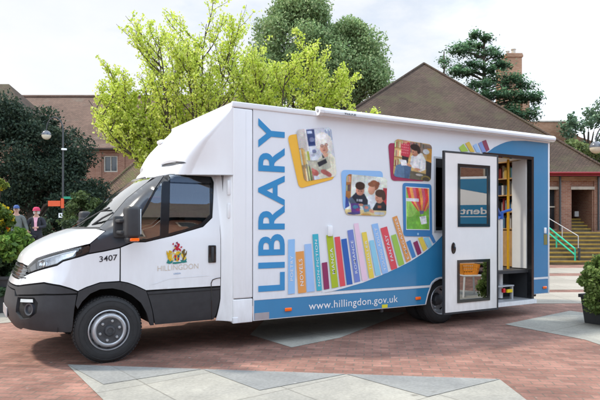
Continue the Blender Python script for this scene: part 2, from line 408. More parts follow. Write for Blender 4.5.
# ------------------------------------------------------------------ THE MOBILE LIBRARY
van = empty('mobile_library', (0, 0, 0), 0, 'white and blue mobile library lorry with printed book spines and its entrance door open', 'mobile library')
def itp(t, z):
    if z <= t[0][0]: return t[0][1]
    for (a, b), (c, d) in zip(t, t[1:]):
        if z <= c: return b+(d-b)*(z-a)/(c-a)
    return t[-1][1]
XF = [(.30, -.76), (.36, -.85), (.45, -.905), (.6, -.925), (.72, -.90), (.80, -.885), (.85, -.875), (.95, -.835), (1.0, -.805), (1.08, -.785), (1.15, -.76), (1.22, -.70), (1.30, -.59), (1.36, -.47), (1.41, -.36), (1.45, -.21), (1.49, -.10), (1.62, .05), (1.81, .25), (1.95, .42), (2.09, .61), (2.14, .70), (2.18, .85)]
AA = [(.30, .5), (.6, .5), (.95, .5), (1.1, .48), (1.2, .47), (1.3, .46), (1.41, .42), (1.45, .33), (1.49, .27), (1.62, .24), (1.81, .2), (2.09, .2), (2.18, .2)]
NN = [(.3, 2.6), (.9, 2.5), (1.2, 2.4), (1.45, 2.3), (1.62, 2.2), (2.2, 2.4)]
SS = [(.30, .17), (.4, .14), (.6, .115), (.9, .10), (1.2, .10), (1.35, .105), (1.5, .13), (1.8, .20), (2.05, .27), (2.12, .30), (2.18, .38)]
XR = 1.36; YM = 1.15; US = 1.75; UC = 1.25
def smt(t, z, h=.02): return (itp(t, z-h)+itp(t, z)*2+itp(t, z+h))/4
def sp(q, z):
    xf = smt(XF, z); a = smt(AA, z); n = smt(NN, z); s = smt(SS, z); xs = xf+a; b = YM-s
    if q <= 1: return Vector((XR+(xs-XR)*q, s, z))
    p = (q-1)*PI/2
    r = ((max(0, math.cos(p))/b)**n+(max(0, math.sin(p))/a)**n)**(-1/n)
    return Vector((xs-r*math.sin(p), s+b-r*math.cos(p), z))
def spn(q, z):
    e = .004
    if q > 1.97: q = 1.97
    du = sp(q+e, z)-sp(max(0, q-e), z); dz = sp(q, z+e)-sp(q, z-e)
    n = du.cross(dz); n.normalize()
    c = Vector((sp(q, z).x-.6, sp(q, z).y-YM, 0))
    return n if n.dot(c) > 0 else -n
_qs = np.linspace(0, 2, 161); _zs = np.linspace(.31, 2.19, 190)
_G = [(q, z)+tuple(pj(sp(q, z))) for z in _zs for q in _qs]; _G = np.array(_G)
def hit(px, py):
    for k in range(12):
        m = (np.abs(_G[:, 2]-px) < 3) & (np.abs(_G[:, 3]-py) < 3); c = _G[m]
        if len(c):
            c = c[c[:, 4] < c[:, 4].min()+.08]; c = c[np.argmin((c[:, 2]-px)**2+(c[:, 3]-py)**2)]
            q, z = c[0], c[1]
            for _ in range(4):
                p0 = pj(sp(q, z)); e = .003; pq = pj(sp(q+e, z)); pz = pj(sp(q, z+e))
                J = np.array([[(pq[0]-p0[0])/e, (pz[0]-p0[0])/e], [(pq[1]-p0[1])/e, (pz[1]-p0[1])/e]]); r = np.array([px-p0[0], py-p0[1]])
                if abs(np.linalg.det(J)) < 200: break
                d = np.linalg.solve(J, r)
                if np.abs(d).max() > .06: break
                q += d[0]; z += d[1]
            return (min(2, max(0, q)), z)
        px += 1.
    raise ValueError('no surface at %s %s' % (px, py))
def _side(z): return XR-(smt(XF, z)+smt(AA, z))
def q2u(q, z): d = _side(z); return q*d if q <= 1 else d+(q-1)*UC
def u2q(u, z): d = _side(z); return max(0, u/d) if u <= d else min(2, 1+(u-d)/UC)
def pt(p):
    """('s', q, z) on the cab surface, or a survey reading of the near side"""
    if p[0] == 's': return (q2u(p[1], p[2]), p[2])
    q, z = hit(p[0], p[1]); return (q2u(q, z), z)
def panel(name, pts, mat_, parent=None, off=0., gap=.003, holes=(), centre=False, thick=.014, both=True, grid=.045, dent=None, parents=None, round_=0, bnd=.03):
    if centre:      # follow the centre line closely
        ex = []
        for a, b in zip(pts, list(pts[1:])+[pts[0]]):
            ex.append(a)
            if a[0] == 's' and b[0] == 's' and a[1] == b[1] == 2:
                k = int(abs(b[2]-a[2])/.012); ex += [('s', 2, a[2]+(b[2]-a[2])*i/k) for i in range(1, k)]
        pts = ex
    P = [pt(p) for p in pts]; P = [(u, max(z, .362)) for u, z in P]
    if round_: P = smoothpoly(P, round_)
    Pi = inset(P, gap) if gap else P
    if centre: Pi = [(q2u(2, b[1]) if a[0] > q2u(2, a[1])-1e-4 else b[0], b[1]) for a, b in zip(P, Pi)]
    H = [inset([pt(p) for p in h], -gap) if gap else [pt(p) for p in h] for h in holes]
    V2, F = cdt(Pi, H, grid, bnd)
    cnt = {}
    for f in F:
        for a, b in ((f[0], f[1]), (f[1], f[2]), (f[2], f[0])): cnt.setdefault((min(a, b), max(a, b)), []).append((a, b))
    edges = [v[0] for v in cnt.values() if len(v) == 1]
    V = []; Nn = []; qs = []
    for (u, z) in V2:
        q = u2q(u, z)
        if centre and q > 1.985: q = 2.
        qs.append(q); n = spn(q, z); o = off+(dent(q, z) if dent else 0)
        V.append(sp(q, z)+n*o); Nn.append(n)
    FF = []
    for f in F:
        a, b, c = (V[i] for i in f); nn = (b-a).cross(c-a); FF.append(f if nn.dot(Nn[f[0]]) > 0 else f[::-1])
    n0 = len(V); back = {}
    if thick:
        fs = {(f[i], f[(i+1) % 3]) for f in FF for i in range(3)}
        for a, b in edges:
            if centre and qs[a] > 1.999 and qs[b] > 1.999: continue
            for i in (a, b):
                if i not in back: back[i] = len(V); V.append(V[i]-Nn[i]*thick)
            if (a, b) in fs: FF.append((b, a, back[a], back[b]))
            else: FF.append((a, b, back[b], back[a]))
    VM = [Vector((v.x, 2*YM-v.y, v.z)) for v in V]; FM = [tuple(f[::-1]) for f in FF]
    if centre:
        k = len(V); return mesh(name, V+VM, FF+[tuple(i+k for i in f) for f in FM], mat_, parent, True, sharp=32)
    pa = parents or (parent, parent)
    o1 = mesh(name, V, FF, mat_, pa[0], True, sharp=32)
    if not both: return o1
    return o1, mesh(name, VM, FM, mat_, pa[1], True, sharp=32)
S = lambda q, z: ('s', q, z)

# --- dark inner shell with the wheel openings cut out
def inner_shell():
    V = []; F = []; nq = 70; zs = [i*.03+.37 for i in range(31)]
    for z in zs:
        for i in range(nq+1):
            q = 2*i/nq; V.append(sp(q, z)-spn(q, z)*.022)
    for j in range(len(zs)-1):
        for i in range(nq):
            c = (V[j*(nq+1)+i]+V[(j+1)*(nq+1)+i+1])/2
            if math.hypot(c.x-.0, c.z-.37) < .50 and c.y < .5: continue
            F.append((j*(nq+1)+i, j*(nq+1)+i+1, (j+1)*(nq+1)+i+1, (j+1)*(nq+1)+i))
    k = len(V); V2 = V+[Vector((v.x, 2*YM-v.y, v.z)) for v in V]; F2 = F+[tuple(a+k for a in f) for f in F]
    m = MB(); m.add(V2, F2)
    m.box(-.6, .75, .42, 1.88, .80, .84); m.box(.55, 1.36, .2, 2.1, .5, .92); m.box(-.72, -.45, .45, 1.85, .45, .9)
    for sgn in (0, 1):      # wheel-arch liners
        y0, y1 = (.135, .62) if not sgn else (2*YM-.135, 2*YM-.62)
        n = 20; A = [(-.0+.505*math.cos(PI*i/n), .37+.505*math.sin(PI*i/n)) for i in range(n+1)]
        VV = [(a, y0, b) for a, b in A]+[(a, y1, b) for a, b in A]; m.add(VV, [(i, i+1, n+2+i, n+1+i) for i in range(n)])
        m.add([(a, y1, b) for a, b in A]+[(0, y1, .37)], [(i, i+1, n+1) for i in range(n)])
    return m.build('inner_shell', DARK, van)
inner_shell()

# --- front of the cab
panel('bonnet', [S(2, 1.065), S(1.6, 1.07), (28, 266), (36, 258.5), (63, 250), (90, 243.8), (97, 238), (105.5, 231), S(1.16, 1.458), S(1.4, 1.455), S(2, 1.458)], WHITE, van, centre=True)
panel('windscreen', [S(2, 1.475), S(1.4, 1.474), S(1.14, 1.474), S(1.14, 1.62), S(1.145, 1.81), S(1.15, 2.0), S(1.17, 2.075), S(1.4, 2.09), S(2, 2.09)], GLASS, van, centre=True, thick=.004)
panel('cowl', [S(2, 1.452), S(1.4, 1.45), S(1.12, 1.452), S(1.12, 1.48), S(1.4, 1.48), S(2, 1.48)], PLASTIC, van, centre=True, off=-.006)
panel('windscreen_pillar', [(89.8, 244), (97, 238), (105.5, 231), S(1.14, 1.462), S(1.14, 1.62), S(1.145, 1.81), S(1.15, 2.0), S(1.13, 2.075), (164, 175.5), (154, 190), (145.5, 206), (136.5, 222), (134, 241.3), (120.5, 247), (105, 250.5), (88.5, 253.3)], PILLAR, van)
panel('roof_edge', [S(2, 2.093), S(1.4, 2.092), S(1.16, 2.078), (164.5, 175), (169, 173), (216, 174.8), (220, 177), S(.0, 2.18), S(.9, 2.18), S(1.2, 2.16), S(2, 2.16)], WHITE, van, centre=True)
panel('nose_panel', [S(2, .835), S(1.5, .84), (19, 285.2), (22, 278), S(1.5, .905), S(2, .905)], WHITE, van, centre=True)
panel('grille', [S(2, .91), S(1.5, .91), (22.5, 277), (27, 268), S(1.6, 1.06), S(2, 1.055)], GLOSSB, van, centre=True, off=-.012)
for k in range(4):
    z0 = .922+k*.033
    panel('grille_slat', [S(2, z0), S(1.5, z0), S(1.36+.01*k, z0), S(1.36+.01*k, z0+.016), S(1.5, z0+.016), S(2, z0+.016)], PILLAR if k in (1, 2) else PLASTIC, van, centre=True, off=.006, grid=.03)
panel('front_wing', [(19, 285.4), (44, 282.3), (60, 285.2), (78, 291.2), (86, 287.3), (100, 282.5), (119.7, 281.2), (120.0, 248), (105, 251.3), (88.5, 254.2), (73.5, 258.6), (63, 261.6), (57, 265.6), (36, 271.5), (28.5, 274.3), (23, 277)], WHITE, van)
LAMPW = mat('bright_reflector', (.62, .66, .72), .18, metal=.7, var=.3, scale=30)
# --- headlights: reflector bowl, lamp pieces, clear lens
hl = [(27, 267), (36, 259.4), (63, 251), (89.5, 244.9), (89, 252.2), (73.5, 257.6), (63, 260.6), (57, 264.6), (36, 270.4), (28.5, 273)]
h1, h2 = panel('headlight', hl, PILLAR, van, off=-.028, thick=.0)
hp = (h1, h2)
panel('lamp_reflector', [(35.5, 261.2), (62, 252.6), (77, 249.6), (73, 256.3), (62, 259.8), (56.5, 263.5), (36, 269.6)], LAMPW, off=-.014, thick=.012, parents=hp, grid=.03)
panel('daytime_strip', [(37, 260.6), (63, 252.4), (75, 250), (75, 251.5), (63, 254), (38, 262)], WHITE2, off=-.006, thick=.012, parents=hp)
panel('turn_signal', [(28.5, 267.5), (34.5, 262.5), (35, 269.5), (30, 271.8)], ALU, off=-.012, thick=.01, parents=hp)
panel('lens', hl, LENS, off=.003, thick=.004, parents=hp)
for s_, hpar in ((0, h1), (1, h2)):
    q, z = hit(42, 264); n = spn(q, z); c = sp(q, z)-n*.006
    if s_: c = Vector((c.x, 2*YM-c.y, c.z)); n = Vector((n.x, -n.y, n.z))
    M = Matrix.Translation(c) @ n.to_track_quat('Z', 'Y').to_matrix().to_4x4()
    MB().lathe([(.001, .004), (.03, .002), (.038, -.004), (.045, .004), (.047, -.01)], M, 20).build('projector', CHROME, hpar, True)
# --- bumper
panel('bumper_trim', [S(2, .79), S(1.5, .795), (17, 295), (45, 294), (77.3, 293.6), (77.8, 292.3), (60, 286.4), (44, 283.6), (18.5, 286.6), S(1.5, .83), S(2, .825)], PLASTIC, van, centre=True, off=.004)
fogp = [(18.3, 297.5), (34.5, 298), (38, 303), (36.5, 313), (30, 318), (21.5, 319), (16.5, 312)]
panel('bumper', [S(2, .785), S(1.5, .785), (15.5, 296), (45, 295.2), (77, 294.5), (74.3, 310), (72.3, 330), (70, 334), (48, 331.6), (24, 328), S(1.42, .37), S(1.6, .36), S(2, .36)], PLASTIC, van, centre=True, off=.006, holes=[fogp], thick=.03)
f1, f2 = panel('fog_light_pocket', fogp, GLOSSB, van, off=-.03, thick=0)
panel('daytime_light', [(20.5, 298.6), (33, 299), (33.3, 302.8), (20, 302.4)], CHROME, off=.0, thick=.02, parents=(f1, f2))
for s_, hpar in ((0, f1), (1, f2)):
    q, z = hit(28.5, 309.5); n = spn(q, z); c = sp(q, z)-n*.012
    if s_: c = Vector((c.x, 2*YM-c.y, c.z)); n = Vector((n.x, -n.y, n.z))
    M = Matrix.Translation(c) @ n.to_track_quat('Z', 'Y').to_matrix().to_4x4()
    MB().lathe([(.044, -.012), (.05, .010), (.064, .012), (.07, -.03)], M, 24).build('fog_lamp_ring', PILLAR, hpar, True)
    MB().lathe([(.001, .0), (.03, -.003), (.048, -.010)], M, 20).build('fog_lamp_lens', STEELD, hpar, True)
m = MB(); m.box(-.932, -.92, YM-.26, YM+.26, .46, .57, .004); m.build('number_plate', ALU, van)
# --- wheel-arch lip
panel('arch_trim', [(78.2, 291.8), (86, 288), (100, 283.2), (119.8, 282), (128, 283.4), (136, 286.3), (146, 291), (149, 300), (152, 311), (153.8, 325), (149.8, 325.4), (146.5, 313), (141, 303), (132, 295.5), (122, 290.3), (112, 288.2), (100, 289.2), (90, 293.6), (82, 301.5), (77.5, 309), (75.5, 305)], PLASTIC, van, off=.012, thick=.05, gap=.001, grid=0)

# --- cab doors
winouter = [(134.2, 241.6), (136.7, 222), (145.7, 206.4), (154.2, 190.5), (164.3, 175.8), (170, 174.3), (211, 177.3), (213.2, 182), (211.8, 217), (203, 226.2), (171, 235.7), (145.5, 241.6)]
g1 = [(137.5, 239.6), (139, 222), (147.5, 207.5), (155.5, 192), (161.3, 182.5), (161.3, 192), (159.8, 235.6), (145.5, 239.4)]
g2 = [(169.9, 176.6), (209.5, 179.8), (209.7, 214.5), (201, 223.5), (185, 229), (168.6, 233.4)]
door = panel('cab_door', [(120.7, 247.6), (134.3, 242.2), (145.5, 242.1), (171, 236.2), (203, 226.8), (212.3, 217.6), (213.8, 182), (211.5, 176.6), (170, 173.8), (164.6, 175.2), (167, 172.9), (171, 171.8), (215.5, 174.6), (219, 178.5), (220.2, 230), (220.4, 286), (146, 290.4), (136, 285.6), (128, 282.8), (120.6, 281.4)], WHITE, van)
panel('window_frame', winouter, GLOSSB, parents=door, holes=[g1, g2], off=.001, gap=.001, thick=.02)
panel('quarter_glass', g1, GLASS, parents=door, off=-.004, gap=0, thick=0)
panel('door_glass', g2, GLASS, parents=door, off=-.004, gap=0, thick=0)
panel('wind_deflector', [(169.2, 175.8), (210.5, 178.6), (211.3, 184), (169.6, 182.4)], GLASSD, parents=door, off=.022, gap=0, thick=.003)
clad = panel('door_cladding', [(146.6, 291.6), (220.4, 287), (219.5, 300), (216.5, 313), (213, 322), (154.5, 326.5), (152.6, 311), (149.6, 300)], PLASTIC, van, off=.006)
panel('cladding_groove', [(147.6, 294.2), (219.8, 289.2), (219.8, 289.9), (148, 295)], DARK, parents=clad, off=.009, gap=0, thick=.0)
ring = [(210.6, 322), (210.4, 283), (212, 279.5), (216, 278), (220.3, 277.4)]
panel('fuel_flap', ring+[(220.3, 278.1), (216.3, 278.7), (212.5, 280.2), (211.2, 283.5), (211.2, 322)], GLOSSB, off=.010, gap=0, thick=0, parents=door)
# door handle: recess bowl with a pull bar
for s_, dp in ((0, door[0]), (1, door[1])):
    q, z = hit(212, 254); n = spn(q, z); c = sp(q, z)+n*.004
    if s_: c = Vector((c.x, 2*YM-c.y, c.z)); n = Vector((n.x, -n.y, n.z))
    sg = 1 if s_ else -1
    h = MB(); h.box(c.x-.05, c.x+.05, c.y-.012, c.y+.012, c.z-.105, c.z+.105, .011); hh = h.build('door_handle', GLOSSB, dp, True)
    h = MB(); h.box(c.x-.016, c.x+.018, c.y+sg*.012-.012, c.y+sg*.012+.012, c.z-.085, c.z+.085, .009); h.build('pull_bar', PLASTIC, hh, True)
# door mirrors
def mirror(sgn, dp):
    Y = (lambda y: y) if sgn < 0 else (lambda y: 2*YM-y)
    m = MB(); y0, y1 = sorted((Y(-.26), Y(-.05)))
    m.box(.115, .265, y0, y1, 1.36, 1.70, .045, seg=4); o = m.build('door_mirror', PLASTIC, dp, True, sharp=60)
    m = MB(); y0, y1 = sorted((Y(-.24), Y(-.05))); m.box(.13, .25, y0, y1, 1.315, 1.375, .025, seg=3); m.build('lower_mirror', PLASTIC, o, True, sharp=60)
    m = MB()
    y0, y1 = sorted((Y(-.12), Y(.14)))
    m.box(.07, .17, y0, y1, 1.525, 1.565, .015); m.box(.08, .18, y0, y1, 1.40, 1.44, .015)
    m.build('mirror_arm', PLASTIC, o, True)
    m = MB(); y0, y1 = sorted((Y(-.245), Y(-.22))); m.box(.15, .245, y0-.02, y1, 1.328, 1.362, .008)
    m.build('side_repeater', AMBER, o, True)
    m = MB(); y0, y1 = sorted((Y(-.235), Y(-.075))); m.box(.262, .272, y0, y1, 1.40, 1.67, .004); m.build('mirror_glass', CHROME, o)
    m = MB(); y0, y1 = sorted((Y(.075), Y(.14))); m.box(.06, .24, y0, y1, 1.36, 1.60, .02); m.build('mirror_base', PLASTIC, o, True)
mirror(-1, door[0]); mirror(1, door[1])
# wipers
w = MB(); w.tube([(-.08, 1.45, 1.50), (.10, .98, 1.66), (.13, .62, 1.70)], .011, 6); w.tube([(-.06, .62, 1.50), (.02, .46, 1.58), (.10, .30, 1.64)], .011, 6)
wp = w.build('wiper', PLASTIC, van)
# fleet number, crest and name
def sidemap(px0, py0, px1, py1, px2, py2, off=.004):
    """bottom-left, bottom-right, top-left readings -> flat marks laid on the cab side"""
    a = pt((px0, py0)); b = pt((px1, py1)); c = pt((px2, py2))
    def f(u, v):
        uu = a[0]+(b[0]-a[0])*u+(c[0]-a[0])*v; z = a[1]+(b[1]-a[1])*u+(c[1]-a[1])*v
        q = u2q(uu, z); return sp(q, z)+spn(q, z)*off
    return f
INK = mat('dark_lettering', (.02, .022, .03), .4, var=.05); GOLD = mat('pale_gold_lettering', hx('c8b8a4'), .4, var=.05); BLUEINK = mat('blue_lettering', hx('4a7fb0'), .4, var=.05)
lettering('fleet_number', '3407', sidemap(99.3, 262.2, 117.3, 260.0, 99.3, 256.4), INK, van, .01)
lettering('council_name', 'HILLINGDON', sidemap(157.5, 271.2, 198.2, 268.4, 157.5, 265.9), GOLD, door[0], -.01)
lettering('council_place', 'LONDON', sidemap(173.5, 274.6, 180.5, 274.1, 173.5, 273.0), BLUEINK, door[0], .0)
def crest():
    cols = {'g': 'c9a227', 'r': 'b0243a', 't': '2c7f7a', 'b': '6a5a34', 'y': 'd8b840', 'w': 'e8e4da', 'd': '7d3550', 'n': '33567a'}
    f = sidemap(165.5, 264.8, 187.5, 263.4, 165.5, 242.0, .005); V = []; F = []; C = []
    shapes = [('t', .20, .10, .16, .06, .2), ('t', .80, .10, .16, .06, -.2), ('t', .5, .06, .22, .05, 0), ('w', .5, .12, .2, .025, 0), ('t', .12, .15, .05, .07, .3), ('t', .9, .16, .05, .07, -.3),
              ('g', .17, .30, .08, .16, .3), ('g', .14, .44, .07, .09, .1), ('g', .20, .55, .085, .07, 0), ('y', .23, .36, .05, .13, -.4), ('g', .07, .50, .035, .11, .2), ('y', .28, .24, .04, .1, .5),
              ('b', .82, .32, .065, .17, -.3), ('b', .79, .50, .07, .09, 0), ('y', .74, .38, .04, .12, .4), ('b', .92, .45, .03, .12, -.3), ('b', .83, .60, .06, .045, .3), ('y', .88, .24, .04, .08, -.5),
              ('g', .5, .30, .15, .17, 0), ('r', .44, .34, .055, .07, 0), ('n', .56, .34, .055, .07, 0), ('n', .44, .22, .045, .06, 0), ('r', .56, .22, .045, .06, 0), ('y', .5, .28, .03, .12, 0),
              ('y', .5, .50, .19, .06, 0), ('w', .42, .52, .05, .035, 0), ('g', .58, .50, .06, .04, 0), ('t', .64, .44, .07, .03, .5), ('d', .36, .62, .09, .035, .9), ('r', .62, .64, .1, .04, -.8), ('r', .5, .70, .085, .1, 0), ('d', .44, .80, .055, .06, .4), ('r', .57, .84, .06, .09, .1), ('y', .40, .72, .04, .03, 0), ('r', .70, .74, .05, .035, .6), ('r', .33, .90, .035, .05, -.3), ('d', .5, .94, .05, .045, 0)]
    for k, (c, x, y, a, b, t) in enumerate(shapes):
        n = 10; base = len(V)
        for j in range(n):
            w_ = 2*PI*j/n; rr = 1+.18*math.sin(3*w_+k); X = a*math.cos(w_)*rr; Y = b*math.sin(w_)*rr
            V.append(f(x+X*math.cos(t)-Y*math.sin(t), y+X*math.sin(t)+Y*math.cos(t))+Vector((0, -.0002*k, 0)))
        F.append(tuple(range(base, base+n))); C.append(hx(cols[c]))
    me = bpy.data.meshes.new('crest'); me.from_pydata(V, [], F); me.update()
    ca = me.color_attributes.new('Col', 'FLOAT_COLOR', 'CORNER')
    ca.data.foreach_set('color', np.array([c+(1,) for p, c in zip(me.polygons, C) for _ in p.vertices]).ravel())
    link('crest', me, PAINTED, door[0])
crest()
# swage lines: soft pressed crease on the door
panel('door_crease', [(152, 284), (168, 278.4), (180, 277.3), (209, 275.2), (209, 275.9), (180, 278.1), (168.5, 279.2), (153, 284.6)], WHITEV, parents=door, off=.0025, gap=0, thick=0)
# --- cab inside
m = MB(); m.box(-.05, .36, .25, 2.05, 1.20, 1.44, .06, seg=3); m.build('dashboard', DASH, van, True)
for y in (.62, 1.62):
    m = MB(); m.box(.62, 1.12, y-.24, y+.24, .92, 1.12, .06, seg=3); se = m.build('cab_seat', SEAT, van, True)
    m = MB(); R_ = Matrix.Translation((1.10, y, 1.08)) @ Matrix.Rotation(.18, 4, 'Y'); m.box(-.07, .07, -.23, .23, 0, .62, .05, M=R_, seg=3); m.build('backrest', SEAT, se, True)
    m = MB(); m.box(-.05, .05, -.13, .13, .66, .86, .045, M=R_, seg=3); m.build('headrest', SEAT, se, True)
m = MB(); Mx = Matrix.Translation((.48, 1.62, 1.36)) @ Matrix.Rotation(-1.05, 4, 'Y')
pts = [Mx @ Vector((.21*math.cos(t*PI/12), .21*math.sin(t*PI/12), 0)) for t in range(25)]; m.tube(pts, .016, 8, cap=False)
m.tube([Mx @ Vector((.2, 0, 0)), Mx @ Vector((-.2, 0, 0))], .014, 6); m.tube([Mx @ Vector((0, 0, 0)), Mx @ Vector((0, 0, -.3))], .03, 8); m.build('steering_wheel', PLASTIC, van, True)
m = MB(); m.box(1.37, 1.40, .16, 2.14, .5, 2.16); m.build('cab_back_wall', mat('grey_cab_lining', (.2, .2, .21), .8), van)

# --- panel that fills the step from cab to body, with two pressed ribs
def extension(sgn):
    zs = [.345+.03*i for i in range(64)]; n = 10; V = []; F = []
    for z in zs:
        s0 = smt(SS, min(z, 2.16)); x0 = 1.322 if z < 2.1 else 1.33
        low = max(0, min(1, (.62-z)/.26)); x0 -= .045*low**1.4
        for i in range(n+1):
            t = i/n; y = s0*(1-t)**2*(1+2*t)+.012*t
            x = x0+(1.45-x0)*t
            if sgn > 0: y = 2*YM-y
            V.append((x, y, z))
    for j in range(len(zs)-1):
        for i in range(n): F.append((j*(n+1)+i, j*(n+1)+i+1, (j+1)*(n+1)+i+1, (j+1)*(n+1)+i))
    if sgn > 0: F = [f[::-1] for f in F]
    o = mesh('cab_extension', V, F, WHITE2, van, True)
    if sgn < 0:
        for (za, zb) in ((1.86, 2.04), (1.58, 1.76)):
            m = MB(); m.box(1.385, 1.432, .034, .09, za, zb, .014); m.build('pressed_rib', WHITE2, o, True)
extension(-1); extension(1)

# --- fairing over the cab roof
FX = [(2.075, .68), (2.15, .71), (2.22, .745), (2.30, .79), (2.40, .85), (2.51, .93), (2.67, 1.09), (2.80, 1.24), (2.90, 1.37), (2.955, 1.43)]
FA = [(2.075, .30), (2.20, .29), (2.40, .25), (2.67, .18), (2.80, .12), (2.90, .05), (2.955, .01)]
FDC = None
def fs(q, z):
    """q 0..1 runs forward along the side, 1..2 round the front to the centre line"""
    xf = smt(FX, z, .03); a = min(smt(FA, z, .03), 1.44-xf); a = max(a, .004); n = 2.7; xs = xf+a
    sz = max(0, min(1, (z-2.14)/.5)); sz = sz*sz*(3-2*sz)
    def y0f(x):
        t = max(0, min(1, (x-.72)/.72)); return .40*(1-t)**1.25*(1-.35*sz)+.0
    if q <= 1: x = 1.445+(xs-1.445)*q; p = Vector((x, y0f(x), z))
    else:
        th = (q-1)*PI/2; b = YM-y0f(xs); r = ((max(0, math.cos(th))/b)**n+(max(0, math.sin(th))/a)**n)**(-1/n)
        p = Vector((xs-r*math.sin(th), y0f(xs)+b-r*math.cos(th), z))
    if FDC is not None:      # scoop for the marker lamp
        d = p-FDC; e = (d.x*.75+d.y*-.55)/.15; h = d.z/.038; k = math.exp(-(e*e+h*h)**2)*.075; p = p+Vector((.6, .8, 0))*k
    return p
def fairing():
    global FDC
    best = min(((abs(pj(fs(q/60, 2.10+.004*k))[0]-167)+abs(pj(fs(q/60, 2.10+.004*k))[1]-164.6), q/60, 2.10+.004*k) for q in range(30, 112) for k in range(60)))
    qc, zc_ = best[1], best[2]; FDC = fs(qc, zc_)
    zs = [2.10+.0143*i for i in range(61)]; nq = 140; V = []; F = []
    for z in zs:
        for i in range(nq+1): V.append(fs(2*i/nq, z))
    for j in range(len(zs)-1):
        for i in range(nq): F.append((j*(nq+1)+i, j*(nq+1)+i+1, (j+1)*(nq+1)+i+1, (j+1)*(nq+1)+i))
    k = len(V); V += [Vector((v.x, 2*YM-v.y, v.z)) for v in V]; F2 = [f[::-1] for f in F]
    o = mesh('roof_fairing', V, F2+[tuple(a+k for a in f) for f in F], WHITE2, van, True)
    pts = [fs(q/20, 2.102)+Vector((.004, .006, 0)) for q in range(0, 41)]; m = MB(); m.tube(pts, .009, 6); m.build('fairing_seal', ALU, o, True)
    sv = []; sf = []; na, nb = 16, 4      # dark patch painting in the shade inside the scoop
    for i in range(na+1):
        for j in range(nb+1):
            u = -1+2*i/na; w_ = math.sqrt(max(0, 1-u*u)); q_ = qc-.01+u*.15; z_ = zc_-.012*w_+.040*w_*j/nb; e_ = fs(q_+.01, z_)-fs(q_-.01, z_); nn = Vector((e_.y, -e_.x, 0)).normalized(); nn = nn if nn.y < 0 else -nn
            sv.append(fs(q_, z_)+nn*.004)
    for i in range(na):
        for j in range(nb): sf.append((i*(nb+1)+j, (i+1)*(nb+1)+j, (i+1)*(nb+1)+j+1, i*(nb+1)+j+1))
    mesh('scoop_shade_patch', sv, sf, PILLAR, o, True)
    q = qc+.16; p = fs(q, zc_-.01); e = (fs(q+.02, zc_)-fs(q-.02, zc_)).normalized(); Mx = Matrix.Translation(p) @ e.to_track_quat('X', 'Z').to_matrix().to_4x4(); m = MB(); m.box(-.06, .04, -.014, .014, -.022, .020, .011, M=Mx, seg=3); m.build('marker_lamp', WHITE2, o, True)
    qq = min((abs(fs(1+k/100, 2.66).y-.62), 1+k/100) for k in range(100))[1]; p = fs(qq, 2.66); y_ = 2*YM-p.y; m = MB(); m.box(p.x-.05, p.x+.06, y_-.09, y_+.09, 2.645, 2.70, .02, seg=3); m.build('roof_marker_lamp', WHITE2, o, True)
fairing()

